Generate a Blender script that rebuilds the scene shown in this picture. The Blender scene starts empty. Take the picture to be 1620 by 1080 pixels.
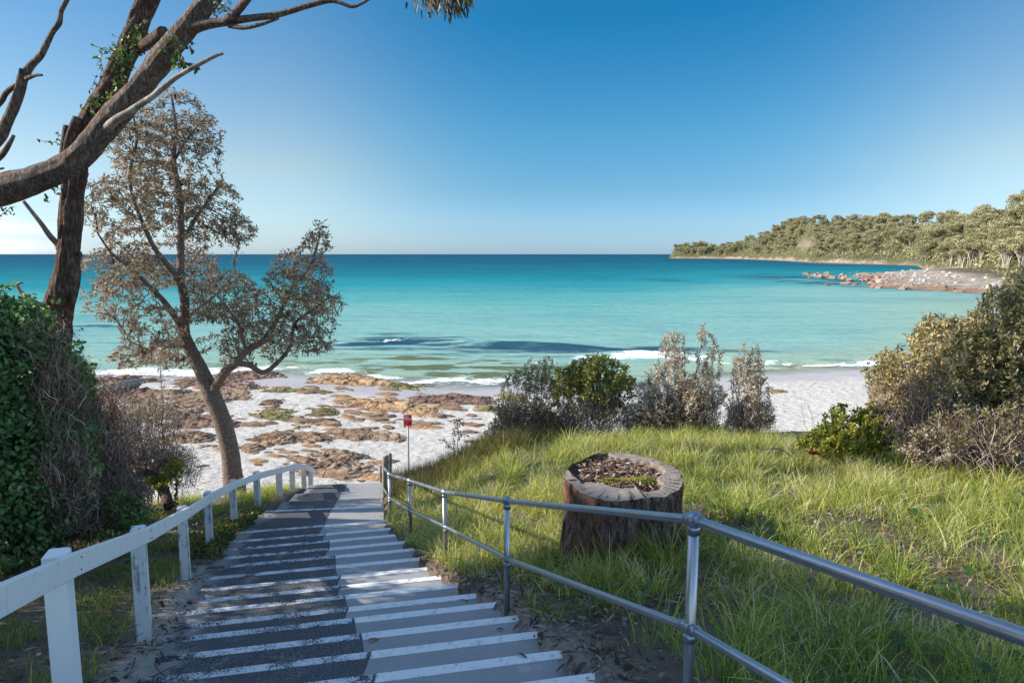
import bpy, math, random
import numpy as np
from math import radians, sin, cos, pi, tan, atan2, sqrt
random.seed(7)
RNG = np.random.default_rng(11)
sc = bpy.context.scene
COL = sc.collection

# ------------------------------------------------------------------ camera
PITCH = math.atan(138.0 / 1080.0)
cam_d = bpy.data.cameras.new('camera')
cam_d.lens = 24.0; cam_d.sensor_width = 36.0
cam_d.clip_start = 0.05; cam_d.clip_end = 60000.0
cam = bpy.data.objects.new('camera', cam_d)
cam.rotation_euler = (radians(90) - PITCH, 0, 0)
COL.objects.link(cam); sc.camera = cam
CP, SP = cos(PITCH), sin(PITCH)

def ray(px, py):
    a = (px - 810.0) / 1080.0; b = -(py - 540.0) / 1080.0
    return np.array([a, CP + b * SP, -SP + b * CP])
def P(px, py, y):
    """point on the sight line of a measured direction at ground distance y"""
    d = ray(px, py); return d * (y / d[1])

# ------------------------------------------------------------------ noise
def _hash(ix, iy, iz, seed):
    h = (ix.astype(np.int64) * 374761393 + iy.astype(np.int64) * 668265263 + iz.astype(np.int64) * 2147483647 + seed * 974711) & 0xFFFFFFFF
    h = ((h ^ (h >> 13)) * 1274126177) & 0xFFFFFFFF
    h = (h ^ (h >> 16)) & 0xFFFFFF
    return h.astype(np.float64) / float(0xFFFFFF)
def vnoise(x, y, z=None, seed=0):
    x = np.asarray(x, float); y = np.asarray(y, float)
    z = np.zeros_like(x) if z is None else np.asarray(z, float)
    fx, fy, fz = np.floor(x), np.floor(y), np.floor(z)
    u, v, w = x - fx, y - fy, z - fz
    u = u * u * (3 - 2 * u); v = v * v * (3 - 2 * v); w = w * w * (3 - 2 * w)
    r = 0
    for dx in (0, 1):
        for dy in (0, 1):
            for dz in (0, 1):
                wt = (u if dx else 1 - u) * (v if dy else 1 - v) * (w if dz else 1 - w)
                r = r + wt * _hash(fx + dx, fy + dy, fz + dz, seed)
    return r
def fbm(x, y, z=None, octaves=4, seed=0):
    x = np.asarray(x, float); y = np.asarray(y, float)
    z = np.zeros_like(x) if z is None else np.asarray(z, float)
    a, s, r = 0.5, 1.0, 0
    for o in range(octaves):
        r = r + a * vnoise(x * s + 13.7 * o, y * s + 7.1 * o, z * s, seed + o)
        a *= 0.5; s *= 2.03
    return r / (1 - 0.5 ** octaves)
def sst(a, b, x):
    t = np.clip((x - a) / (b - a), 0, 1); return t * t * (3 - 2 * t)

# ------------------------------------------------------------------ mesh buffer
class MB:
    def __init__(s):
        s.v = []; s.t = []; s.f = {3: [], 4: []}; s.m = {3: [], 4: []}; s.poly = []; s.n = 0
    def add(s, v, faces, tint=0.5, mi=0):
        v = np.asarray(v, float).reshape(-1, 3); faces = np.asarray(faces, np.int64)
        if faces.size == 0: return
        k = faces.shape[1]
        s.f[k].append(faces + s.n); s.m[k].append(np.full(len(faces), mi, np.int32))
        s.v.append(v); s.t.append(np.broadcast_to(np.asarray(tint, float), (len(v),)).copy()); s.n += len(v)
    def addmore(s, faces, base, mi=0):
        faces = np.asarray(faces, np.int64); k = faces.shape[1]
        s.f[k].append(faces + base); s.m[k].append(np.full(len(faces), mi, np.int32))
    def build(s, name, mats, parent=None, smooth=True, link=True):
        me = bpy.data.meshes.new(name)
        if s.n:
            V = np.concatenate(s.v); T = np.concatenate(s.t)
            tri = np.concatenate(s.f[3]) if s.f[3] else np.zeros((0, 3), np.int64)
            qd = np.concatenate(s.f[4]) if s.f[4] else np.zeros((0, 4), np.int64)
            mt = (s.m[3] + s.m[4])
            me.vertices.add(len(V)); me.vertices.foreach_set('co', V.astype(np.float32).ravel())
            loops = np.concatenate([tri.ravel(), qd.ravel()]).astype(np.int32)
            me.loops.add(len(loops)); me.loops.foreach_set('vertex_index', loops)
            nt, nq = len(tri), len(qd)
            me.polygons.add(nt + nq)
            st = np.concatenate([np.arange(nt) * 3, nt * 3 + np.arange(nq) * 4]).astype(np.int32)
            me.polygons.foreach_set('loop_start', st)
            me.polygons.foreach_set('material_index', np.concatenate(mt).astype(np.int32))
            me.update(calc_edges=True)
            at = me.attributes.new('tint', 'FLOAT', 'POINT'); at.data.foreach_set('value', T.astype(np.float32))
            me.polygons.foreach_set('use_smooth', np.full(nt + nq, smooth, bool))
            me.validate()
        for m in (mats if isinstance(mats, (list, tuple)) else [mats]): me.materials.append(m)
        o = bpy.data.objects.new(name, me)
        if link: COL.objects.link(o)
        if parent is not None: o.parent = parent
        return o
    # shapes
    def box(s, c, size, rot=None, tint=0.5, mi=0):
        sx, sy, sz = [q / 2 for q in size]
        v = np.array([[x, y, z] for x in (-sx, sx) for y in (-sy, sy) for z in (-sz, sz)])
        if rot is not None: v = v @ np.asarray(rot).T
        s.add(v + np.asarray(c), [[0, 1, 3, 2], [4, 6, 7, 5], [0, 4, 5, 1], [2, 3, 7, 6], [0, 2, 6, 4], [1, 5, 7, 3]], tint, mi)
    def tube(s, pts, rad, n=8, cap=True, tint=0.5, mi=0):
        pts = np.asarray(pts, float); k = len(pts)
        if k < 2: return
        rad = np.broadcast_to(np.asarray(rad, float), (k,))
        tg = np.zeros_like(pts); tg[1:-1] = pts[2:] - pts[:-2]; tg[0] = pts[1] - pts[0]; tg[-1] = pts[-1] - pts[-2]
        tg /= np.linalg.norm(tg, axis=1)[:, None] + 1e-12
        ref = np.array([0, 0, 1.0]) if abs(tg[0][2]) < 0.9 else np.array([1.0, 0, 0])
        a = np.linspace(0, 2 * pi, n, endpoint=False); ca, sa = np.cos(a), np.sin(a)
        v = np.zeros((k, n, 3)); nrm = ref
        for i in range(k):
            nrm = nrm - tg[i] * np.dot(nrm, tg[i]); l = np.linalg.norm(nrm)
            if l < 1e-6:
                nrm = np.cross(tg[i], [0.3, 0.5, 0.8]); l = np.linalg.norm(nrm)
            nrm = nrm / l; bi = np.cross(tg[i], nrm)
            v[i] = pts[i] + rad[i] * (ca[:, None] * nrm + sa[:, None] * bi)
        i = np.arange(k - 1)[:, None] * n; j = np.arange(n)[None]; j2 = (j + 1) % n
        f = np.stack([i + j, i + j2, i + n + j2, i + n + j], -1).reshape(-1, 4)
        b = s.n
        s.add(v.reshape(-1, 3), f, tint, mi)
        if cap:
            s.add(np.array([pts[0] - tg[0] * rad[0] * 0.2, pts[-1] + tg[-1] * rad[-1] * 0.2]), np.zeros((0, 3)), tint, mi)
            c0 = s.n
            s.v.append(np.array([pts[0], pts[-1]])); s.t.append(np.full(2, tint if np.isscalar(tint) else 0.5)); s.n += 2
            jj = np.arange(n); j2 = (jj + 1) % n
            s.addmore(np.stack([np.full(n, c0), b + j2, b + jj], -1), 0, mi)
            s.addmore(np.stack([np.full(n, c0 + 1), b + (k - 1) * n + jj, b + (k - 1) * n + j2], -1), 0, mi)
    def sphere(s, c, r, nu=16, nv=10, tint=0.5, mi=0, scale=(1, 1, 1)):
        th = np.linspace(0, pi, nv + 1); ph = np.linspace(0, 2 * pi, nu, endpoint=False)
        T, Ph = np.meshgrid(th, ph, indexing='ij')
        v = np.stack([np.sin(T) * np.cos(Ph), np.sin(T) * np.sin(Ph), np.cos(T)], -1) * r * np.array(scale) + np.asarray(c)
        i = np.arange(nv)[:, None] * nu; j = np.arange(nu)[None]; j2 = (j + 1) % nu
        s.add(v.reshape(-1, 3), np.stack([i + j, i + nu + j, i + nu + j2, i + j2], -1).reshape(-1, 4), tint, mi)
    def grid(s, X, Y, Z, tint=0.5, mi=0):
        a, b = X.shape
        i = np.arange(a - 1)[:, None] * b; j = np.arange(b - 1)[None]
        f = np.stack([i + j, i + b + j, i + b + j + 1, i + j + 1], -1).reshape(-1, 4)
        t = np.asarray(tint, float); t = t.ravel() if t.ndim else t
        s.add(np.stack([X, Y, Z], -1).reshape(-1, 3), f, t, mi)
    def leaves(s, c, d, nrm, L, W, tint, mi=0, simple=False, bend=0.15):
        """leaf blades: base at c, growing along d, facing nrm"""
        c = np.asarray(c, float); n = len(c)
        if n == 0: return
        d = d / (np.linalg.norm(d, axis=1)[:, None] + 1e-9)
        sd = np.cross(d, nrm); sd /= np.linalg.norm(sd, axis=1)[:, None] + 1e-9
        up = np.cross(sd, d)
        L = np.broadcast_to(np.asarray(L, float), (n,))[:, None]; W = np.broadcast_to(np.asarray(W, float), (n,))[:, None]
        t = np.broadcast_to(np.asarray(tint, float), (n,))
        if simple:
            v = np.stack([c, c + d * L * .5 + sd * W * .5, c + d * L - up * L * bend, c + d * L * .5 - sd * W * .5], 1)
            f = np.arange(n)[:, None] * 4 + np.array([[0, 1, 2, 3]])
            s.add(v.reshape(-1, 3), f, np.repeat(t, 4), mi); return
        m1 = c + d * L * .3; m2 = c + d * L * .68 - up * L * bend * .4
        v = np.stack([c, m1 + sd * W * .46 + up * W * .12, m1 - sd * W * .46 + up * W * .12,
                      m2 + sd * W * .4 + up * W * .1, m2 - sd * W * .4 + up * W * .1, c + d * L - up * L * bend, m1, m2], 1)
        b = np.arange(n)[:, None, None] * 8
        q = (b + np.array([[1, 3, 7, 6], [6, 7, 4, 2]])[None]).reshape(-1, 4)
        tr = (b + np.array([[0, 1, 6], [0, 6, 2], [3, 5, 7], [7, 5, 4]])[None]).reshape(-1, 3)
        base = s.n
        s.add(v.reshape(-1, 3), q, np.repeat(t, 8), mi); s.addmore(tr, base, mi)

def unit(n, rng=RNG):
    v = rng.normal(size=(n, 3)); return v / np.linalg.norm(v, axis=1)[:, None]
def rotz(a): return np.array([[cos(a), -sin(a), 0], [sin(a), cos(a), 0], [0, 0, 1]])
def spline(pts, step):
    """Catmull-Rom through points (any columns), resampled"""
    p = np.asarray(pts, float)
    if len(p) < 2: return p
    q = np.vstack([2 * p[0] - p[1], p, 2 * p[-1] - p[-2]]); out = []
    for i in range(1, len(q) - 2):
        n = max(1, int(np.ceil(np.linalg.norm((q[i + 1] - q[i])[:3]) / step)))
        for t in np.linspace(0, 1, n, endpoint=False):
            out.append(0.5 * ((2 * q[i]) + (-q[i - 1] + q[i + 1]) * t + (2 * q[i - 1] - 5 * q[i] + 4 * q[i + 1] - q[i + 2]) * t * t + (-q[i - 1] + 3 * q[i] - 3 * q[i + 1] + q[i + 2]) * t ** 3))
    out.append(p[-1]); return np.array(out)

# ------------------------------------------------------------------ object records
def tag(o, label=None, cat=None, group=None, kind=None):
    if label: o['label'] = label
    if cat: o['category'] = cat
    if group: o['group'] = group
    if kind: o['kind'] = kind
    return o
def thing(name, label, cat, loc=(0, 0, 0), group=None):
    o = bpy.data.objects.new(name, None); COL.objects.link(o); o.location = loc; o.empty_display_size = 0.2
    return tag(o, label, cat, group)
def dup(root, loc, rz, scale, label=None, group=None):
    r = root.copy(); COL.objects.link(r); r.location = loc; r.rotation_euler = (0, 0, rz)
    r.scale = scale if hasattr(scale, '__len__') else (scale,) * 3
    if label: r['label'] = label
    if group: r['group'] = group
    for ch in list(root.children):
        c = ch.copy(); COL.objects.link(c); c.parent = r
        for g in list(ch.children):
            d = g.copy(); COL.objects.link(d); d.parent = c
    return r

# ------------------------------------------------------------------ materials
class NT:
    def __init__(s, name):
        s.m = bpy.data.materials.new(name); s.m.use_nodes = True; s.t = s.m.node_tree
        s.b = s.t.nodes['Principled BSDF']; s.o = s.t.nodes['Material Output']
    def n(s, typ, **kw):
        nd = s.t.nodes.new('ShaderNode' + typ)
        for k, v in kw.items():
            if k in nd.inputs: nd.inputs[k].default_value = v
            else: setattr(nd, k, v)
        return nd
    def l(s, a, b): s.t.links.new(a, b)
    def coord(s, scale=(1, 1, 1), rot=(0, 0, 0), out='Object'):
        tc = s.n('TexCoord'); mp = s.n('Mapping'); mp.inputs['Scale'].default_value = scale; mp.inputs['Rotation'].default_value = rot
        s.l(tc.outputs[out], mp.inputs[0]); return mp.outputs[0]
    def noise(s, co, scale, detail=4, rough=.55, dist=0):
        nd = s.n('TexNoise'); nd.inputs['Scale'].default_value = scale; nd.inputs['Detail'].default_value = detail
        nd.inputs['Roughness'].default_value = rough; nd.inputs['Distortion'].default_value = dist
        s.l(co, nd.inputs['Vector']); return nd.outputs['Fac']
    def ramp(s, fac, stops, interp='LINEAR'):
        r = s.n('ValToRGB'); e = r.color_ramp; e.interpolation = interp
        while len(e.elements) > 1: e.elements.remove(e.elements[-1])
        e.elements[0].position = stops[0][0]; e.elements[0].color = (*stops[0][1], 1)
        for p, c in stops[1:]:
            x = e.elements.new(p); x.color = (*c, 1)
        s.l(fac, r.inputs[0]); return r.outputs[0]
    def step(s, fac, a, b):
        m = s.n('MapRange', interpolation_type='SMOOTHSTEP'); m.inputs['From Min'].default_value = a; m.inputs['From Max'].default_value = b
        s.l(fac, m.inputs['Value']); return m.outputs['Result']
    def mix(s, fac, a, b):
        m = s.n('Mix', data_type='RGBA')
        for sock, v in ((m.inputs['Factor'], fac), (m.inputs[6], a), (m.inputs[7], b)):
            if hasattr(v, 'is_linked'): s.l(v, sock)
            elif isinstance(v, (int, float)): sock.default_value = v
            else: sock.default_value = (*v, 1)
        return m.outputs[2]
    def math(s, op, a, b=0.0):
        m = s.n('Math', operation=op)
        for i, v in ((0, a), (1, b)):
            if hasattr(v, 'is_linked'): s.l(v, m.inputs[i])
            else: m.inputs[i].default_value = v
        return m.outputs[0]
    def attr(s, name='tint'):
        a = s.n('Attribute'); a.attribute_name = name; return a.outputs['Fac']
    def bump(s, h, strength=.5, dist=.02, prev=None):
        b = s.n('Bump'); b.inputs['Strength'].default_value = strength; b.inputs['Distance'].default_value = dist
        s.l(h, b.inputs['Height'])
        if prev is not None: s.l(prev, b.inputs['Normal'])
        return b.outputs[0]
    def fin(s, color=None, rough=.8, bump=None, spec=.3, metal=0):
        if color is not None:
            if hasattr(color, 'is_linked'): s.l(color, s.b.inputs['Base Color'])
            else: s.b.inputs['Base Color'].default_value = (*color, 1)
        if hasattr(rough, 'is_linked'): s.l(rough, s.b.inputs['Roughness'])
        else: s.b.inputs['Roughness'].default_value = rough
        s.b.inputs['Specular IOR Level'].default_value = spec; s.b.inputs['Metallic'].default_value = metal
        if bump is not None: s.l(bump, s.b.inputs['Normal'])
        return s.m
def leaf_mat(name, stops, rough=.55, trans=.35, tcol=None, spec=.3):
    n = NT(name); c = n.ramp(n.attr(), stops)
    n.fin(c, rough, None, spec)
    tr = n.n('BsdfTranslucent'); hs = n.n('HueSaturation', Saturation=1.1, Value=1.25)
    n.l(c, hs.inputs['Color']); n.l(hs.outputs[0], tr.inputs['Color'])
    mx = n.n('MixShader'); mx.inputs[0].default_value = trans
    n.l(n.b.outputs[0], mx.inputs[1]); n.l(tr.outputs[0], mx.inputs[2]); n.l(mx.outputs[0], n.o.inputs['Surface'])
    return n.m
# ------------------------------------------------------------------ light
SUN_EL = radians(27.0)
SUN_BEHIND = radians(1.0)         # sun stands to the left, a touch behind the viewer
to_sun = np.array([-cos(SUN_EL) * cos(SUN_BEHIND), -cos(SUN_EL) * sin(SUN_BEHIND), sin(SUN_EL)])
sd = bpy.data.lights.new('sun', 'SUN'); sd.energy = 5.0; sd.angle = radians(0.53); sd.color = (1.0, .92, .80)
so = bpy.data.objects.new('sun', sd); COL.objects.link(so)
from mathutils import Vector
so.rotation_euler = Vector(to_sun).to_track_quat('Z', 'Y').to_euler(); so.location = (-40, -5, 30)
W = bpy.data.worlds.new('World'); sc.world = W; W.use_nodes = True
wt = W.node_tree; bg = wt.nodes['Background']
sky = wt.nodes.new('ShaderNodeTexSky'); sky.sky_type = 'NISHITA'; sky.sun_disc = False
sky.sun_elevation = SUN_EL; sky.sun_rotation = atan2(to_sun[0], to_sun[1])
sky.altitude = 10; sky.air_density = 1.0; sky.dust_density = 0.35; sky.ozone_density = 2.5
# clear winter sky: deep blue band at right angles to the sun, paler towards the sides and the horizon, thin cloud low on the left
def wn(t, **k):
    x = wt.nodes.new('ShaderNode' + t)
    for q, v in k.items():
        if q in x.inputs: x.inputs[q].default_value = v
        else: setattr(x, q, v)
    return x
def wm(op, a, b):
    x = wn('Math', operation=op)
    for i, v in enumerate((a, b)):
        if hasattr(v, 'is_linked'): wt.links.new(v, x.inputs[i])
        else: x.inputs[i].default_value = v
    return x.outputs[0]
def wramp(f, st):
    r = wn('ValToRGB'); e = r.color_ramp
    while len(e.elements) > 1: e.elements.remove(e.elements[-1])
    e.elements[0].position = st[0][0]; e.elements[0].color = (*st[0][1], 1)
    for q, c in st[1:]:
        y_ = e.elements.new(q); y_.color = (*c, 1)
    wt.links.new(f, r.inputs[0]); return r.outputs[0]
def wmix(f, a, b, bt='MIX'):
    x = wn('Mix', data_type='RGBA', blend_type=bt)
    for s_, v in ((x.inputs['Factor'], f), (x.inputs[6], a), (x.inputs[7], b)):
        if hasattr(v, 'is_linked'): wt.links.new(v, s_)
        elif isinstance(v, float): s_.default_value = v
        else: s_.default_value = (*v, 1)
    return x.outputs[2]
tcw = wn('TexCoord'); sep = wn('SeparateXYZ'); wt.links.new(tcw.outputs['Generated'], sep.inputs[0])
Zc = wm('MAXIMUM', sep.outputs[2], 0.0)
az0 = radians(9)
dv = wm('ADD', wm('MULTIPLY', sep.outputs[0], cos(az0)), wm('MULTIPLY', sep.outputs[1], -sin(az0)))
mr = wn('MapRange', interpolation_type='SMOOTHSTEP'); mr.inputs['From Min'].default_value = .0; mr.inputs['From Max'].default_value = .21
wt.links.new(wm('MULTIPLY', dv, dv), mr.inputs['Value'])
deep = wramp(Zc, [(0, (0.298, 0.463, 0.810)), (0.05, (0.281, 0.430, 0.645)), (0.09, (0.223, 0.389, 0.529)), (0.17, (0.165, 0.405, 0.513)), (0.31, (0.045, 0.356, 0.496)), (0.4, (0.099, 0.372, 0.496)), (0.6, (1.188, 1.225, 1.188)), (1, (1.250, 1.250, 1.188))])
pale = wramp(Zc, [(0, (0.364, 0.496, 0.794)), (0.05, (0.430, 0.513, 0.645)), (0.12, (0.513, 0.521, 0.504)), (0.31, (0.273, 0.455, 0.529)), (0.4, (0.281, 0.430, 0.513)), (0.6, (1.188, 1.225, 1.188)), (1, (1.250, 1.250, 1.188))])  # both ramps brightened overhead, out of view, to add fill light
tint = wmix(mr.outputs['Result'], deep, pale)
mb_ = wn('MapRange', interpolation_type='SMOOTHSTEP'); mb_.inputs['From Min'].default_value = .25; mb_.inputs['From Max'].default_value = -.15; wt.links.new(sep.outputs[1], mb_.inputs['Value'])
tint = wmix(mb_.outputs['Result'], tint, (1.25, 1.25, 1.2))  # unseen sky behind the viewer brightened to lift the shade
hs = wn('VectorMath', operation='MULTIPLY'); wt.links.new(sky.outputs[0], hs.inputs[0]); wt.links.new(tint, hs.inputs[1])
cln = wn('TexNoise'); cln.inputs['Scale'].default_value = 5; cln.inputs['Detail'].default_value = 5
cmp_ = wn('Mapping'); cmp_.inputs['Scale'].default_value = (1, 1, 9); wt.links.new(tcw.outputs['Generated'], cmp_.inputs[0]); wt.links.new(cmp_.outputs[0], cln.inputs['Vector'])
def wstep(v, a, b):
    m_ = wn('MapRange', interpolation_type='SMOOTHSTEP'); m_.inputs['From Min'].default_value = a; m_.inputs['From Max'].default_value = b; wt.links.new(v, m_.inputs['Value']); return m_.outputs['Result']
cm = wm('MULTIPLY', wm('MULTIPLY', wstep(sep.outputs[0], -.50, -.62), wstep(Zc, .10, .03)), wm('MULTIPLY', wstep(cln.outputs['Fac'], .36, .62), .55))
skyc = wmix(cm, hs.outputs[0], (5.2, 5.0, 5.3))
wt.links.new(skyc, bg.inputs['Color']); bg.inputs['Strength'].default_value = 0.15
sc.view_settings.view_transform = 'Standard'; sc.view_settings.look = 'None'; sc.view_settings.exposure = 0.84; sc.view_settings.gamma = 1.0
sc.cycles.use_denoising = True
sc.cycles.max_bounces = 6; sc.cycles.diffuse_bounces = 3; sc.cycles.glossy_bounces = 3; sc.cycles.transparent_max_bounces = 8; sc.cycles.transmission_bounces = 4
sc.cycles.sample_clamp_indirect = 4.0

# ------------------------------------------------------------------ terrain heights
SEA = -8.0
S_S = np.array([-40, 0.4, 1.5, 2.8, 3.88, 7.15, 10.15, 13.9, 19, 22, 44, 80, 200, 9000])
S_Z = np.array([-1.6, -1.62, -1.85, -2.22, -2.544, -3.52, -4.165, -4.8, -6.35, -6.75, -8.0, -9.6, -14, -20])
def xb(y):
    return np.interp(y, [-10, 3.88, 10.15, 14, 20], [3.7, -.835, -2.9, -3.5, -4.4])
def Lx(y): return np.interp(y, [-2, 3.9, 7.4, 10.0, 10.7, 13.6, 16], [-.2, -2.2, -3.45, -4.15, -4.1, -4.2, -4.3])
def Rx(y): return np.interp(y, [-2, 1.5, 3.95, 5.35, 7.2, 10.1, 13.6, 16], [2.6, 1.1, .28, -.13, -.95, -2.05, -2.68, -2.9])
def sline(x, y): return y - .22 * (np.clip(x, -6.5, 3) - xb(y))
YW_X = np.array([-400, -60, -27, -14.4, -9, -4, 7, 11.4, 15, 18, 24.5, 30, 40, 55, 85, 107, 125, 160, 400])
YW_Y = np.array([30, 38, 44, 44.3, 42.0, 39.6, 39.6, 41.4, 43.8, 45.4, 46.7, 49.5, 60, 80, 115, 132, 136, 136, 136])
def yw(x): return np.interp(x, YW_X, YW_Y)
def stairz(x, y): return np.interp(sline(x, y), S_S, S_Z)
def ground(x, y):
    x = np.asarray(x, float); y = np.asarray(y, float)
    d = yw(x) - y
    beach = np.where(d > 0, SEA + .055 * np.minimum(d, 23) + .004 * np.maximum(d - 23, 0), SEA + .05 * np.maximum(d, -60) + .004 * np.minimum(d + 60, 0))
    beach = np.maximum(beach, -60)
    st = stairz(x, y)
    tr = -2.2 - .12 * np.clip(y, -6, 30) + .12 * np.maximum(x - 7, 0) * sst(7, 12, x) * .5
    wr = sst(.15, 2.6, x - (Rx(y) + .25))
    up = st * (1 - wr) + tr * wr
    wl = sst(1.2, 5.0, Lx(y) - x)
    up = up + wl * .45
    y0 = np.where(x < -3.5, np.interp(x, [-14, -7, -5, -3.5], [10.0, 10.8, 13.2, 13.8]), np.interp(x, [-3.5, -1, 4, 10, 30], [13.8, 13.5, 14.6, 15, 15]))
    y1 = y0 + np.interp(x, [-12, -4, 0, 10], [6.5, 5.5, 8, 9])
    w = 1 - sst(y0, y1, y)
    z = beach * (1 - w) + up * w
    z = z + (fbm(x * .7, y * .7, seed=3) - .5) * .16 * w + (fbm(x * .35, y * .35, seed=5) - .5) * .14
    # bed cut for the stairs and lower landing
    inside = sst(-.16, .10, x - Lx(y)) * (1 - sst(-.14, .12, x - Rx(y))) * sst(.2, .8, y) * (1 - sst(14.2, 15.2, y))
    z = np.where(inside > 0, z * (1 - inside) + (np.minimum(st, z) - .24) * inside, z)
    return z
def gz(x, y): return float(ground(np.array([x]), np.array([y]))[0])
def G(px, py, lo=2.0, hi=400):
    """where a sight line meets the ground"""
    d = ray(px, py); ys = np.concatenate([np.arange(lo, 60, .1), np.arange(60, hi, 1.0)])
    t = ys / d[1]; z = d[2] * t; g = ground(d[0] * t, ys)
    k = np.argmax(z < g)
    return np.array([d[0] * t[k], ys[k], g[k]])

# ------------------------------------------------------------------ ground sheet
def axis(segs):
    out = []
    for a, b, st in segs: out.append(np.arange(a, b, st))
    return np.concatenate(out + [np.array([segs[-1][1]])])
gx = axis([(-9000, -400, 800), (-400, -60, 20), (-60, -20, 1.0), (-20, -9, .3), (-9, 9, .12), (9, 30, .4), (30, 80, 1.5), (80, 200, 5), (200, 400, 20), (400, 9000, 800)])
gy = axis([(-400, -20, 20), (-20, 0, 1), (0, 16, .12), (16, 30, .25), (30, 60, .5), (60, 160, 4), (160, 400, 20), (400, 20000, 900)])
GX, GY = np.meshgrid(gx, gy)
GZ = ground(GX, GY)
soil = 1 - sst(0, 3.2, GY - np.where(GX < -3.5, np.interp(GX, [-14, -7, -5, -3.5], [11.5, 12.3, 13.6, 13.6]), np.interp(GX, [-3.5, -1, 4, 10, 30], [13.6, 15.0, 17, 18, 18])) + (fbm(GX * .8, GY * .8, seed=9) - .5) * 2.5)
sandy_edge = .55 * np.exp(-((GX - Rx(GY) - .05) / .22) ** 2) * (GY < 6) + .8 * np.exp(-((GX - Lx(GY) + .1) / .25) ** 2) * (GY < 8)
soil = soil * (1 - .75 * np.clip(sandy_edge, 0, 1))
n = NT('sand and soil')
co = n.coord()
s1 = n.noise(co, 1.3, 5); s2 = n.noise(co, 60, 3, .7); s3 = n.noise(co, 7, 4)
sand = n.mix(s1, (.47, .435, .385), (.58, .54, .485)); sand = n.mix(n.step(s2, .62, .78), sand, (.36, .30, .26))
wetm = n.n('Attribute'); wetm.attribute_name = 'wet'
sand = n.mix(n.math('MULTIPLY', wetm.outputs['Fac'], .75), sand, (.42, .37, .36))
soilc = n.mix(s3, (.07, .052, .038), (.22, .175, .13)); soilc = n.mix(n.step(s2, .6, .8), soilc, (.24, .20, .15))
c = n.mix(n.attr(), sand, soilc)
vo = n.n('TexVoronoi', feature='SMOOTH_F1'); vo.inputs['Scale'].default_value = 2.4; vo.inputs['Smoothness'].default_value = .6
n.l(co, vo.inputs['Vector'])
dry = n.math('SUBTRACT', 1.0, wetm.outputs['Fac'])
hgt = n.math('MULTIPLY', n.math('ADD', n.math('MULTIPLY', vo.outputs['Distance'], 1.0), n.math('MULTIPLY', s3, .5)), dry)
b1 = n.bump(hgt, .6, .14); b2 = n.bump(n.noise(co, 22, 5, .7), .8, .04, n.bump(s2, .5, .02, b1))
rg = n.math('SUBTRACT', .9, n.math('MULTIPLY', wetm.outputs['Fac'], .55))
SANDM = n.fin(c, rg, b2, .25)
m = MB(); m.grid(GX, GY, GZ, soil)
g = m.build('ground', SANDM); g.data.flip_normals()
at = g.data.attributes.new('wet', 'FLOAT', 'POINT')
wet = 1 - sst(SEA + .10, SEA + .34, GZ + (fbm(GX * .25, GY * .25, seed=21) - .5) * .25)
at.data.foreach_set('value', wet.astype(np.float32).ravel())
tag(g, 'pale beach sand and grassy bank running down to the bay', kind='structure')

# ------------------------------------------------------------------ sea
sx = axis([(-30000, -3000, 3000), (-3000, -300, 150), (-300, -60, 6), (-60, 70, .35), (70, 300, 4), (300, 3000, 150), (3000, 30000, 3000)])
sy = axis([(24, 38, 1), (38, 72, .22), (72, 140, .8), (140, 400, 4), (400, 1500, 40), (1500, 6000, 300), (6000, 50000, 4000)])
SX, SY = np.meshgrid(sx, sy)
def seapt(px, py):
    d = ray(px, py); t = SEA / d[2]; return d * t
def blob(px, py, hw, hh, soft=1.0):
    c = seapt(px, py); r = abs(seapt(px + hw, py)[0] - c[0]); ry = .5 * abs(seapt(px, py - hh)[1] - seapt(px, py + hh)[1])
    q = ((SX - c[0]) / r) ** 2 + ((SY - c[1]) / ry) ** 2
    return np.exp(-(q ** 1.3))
nz = fbm(SX * .16, SY * .22, octaves=5, seed=31); nz2 = fbm(SX * .03, SY * .05, octaves=4, seed=33)
nz3 = fbm(SX * .6, SY * .9, octaves=4, seed=35)
off = SY - yw(SX) - 1.0
depth = np.interp(off * (1 + .5 * (nz2 - .5)), [-10, 0, 4, 12, 22, 40, 75, 120, 200, 330, 700, 3000], [0, 0, .06, .15, .21, .26, .345, .47, .61, .74, .9, 1])
depth = np.clip(depth - .10 * sst(20, 70, SX) * sst(200, 90, SY) * sst(3, 20, off), 0, 1)
# the shallow cove beyond the spit is turquoise again, the water round the spit darker
reef = np.zeros_like(SX)
for a in [(645, 541, 110, 4, .7), (720, 546, 150, 3.5, .75), (800, 551, 160, 3.5, .8), (905, 552, 110, 3.5, .75), (600, 547, 80, 5, .5), (1010, 556, 80, 3, .6), (700, 536, 110, 3, .35), (760, 544, 200, 9, .38), (1040, 553, 90, 5, .8), (1170, 556, 70, 3.5, .55), (1290, 572, 90, 4, .6), (560, 546, 60, 8, .7), (620, 528, 60, 3, .35), (1000, 562, 60, 4, .4),
          (130, 521, 90, 4, .7), (230, 543, 120, 4, .45), (90, 560, 120, 6, .3), (1060, 444, 60, 5, .45), (950, 438, 60, 3, .3), (1310, 444, 120, 15, .72), (1420, 458, 90, 8, .4), (1230, 434, 70, 7, .4), (1130, 436, 60, 4, .3),
          (200, 430, 200, 3, .2), (700, 425, 240, 2.5, .25), (1150, 415, 150, 1.6, .5), (1320, 420, 160, 1.4, .8)]:
    reef = np.maximum(reef, a[4] * blob(*a[:4]))
nzr = fbm(SX * .13, SY * .75, octaves=5, seed=37)
bx_ = np.array([seapt(a, b)[:2] for a, b in ((520, 545), (580, 541), (650, 541), (720, 545), (800, 549), (900, 552), (1000, 555), (1070, 557))]); bw_ = np.array([3.5, 5.6, 5.8, 5.2, 4.2, 2.8, 1.7, 1.0])
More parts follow.
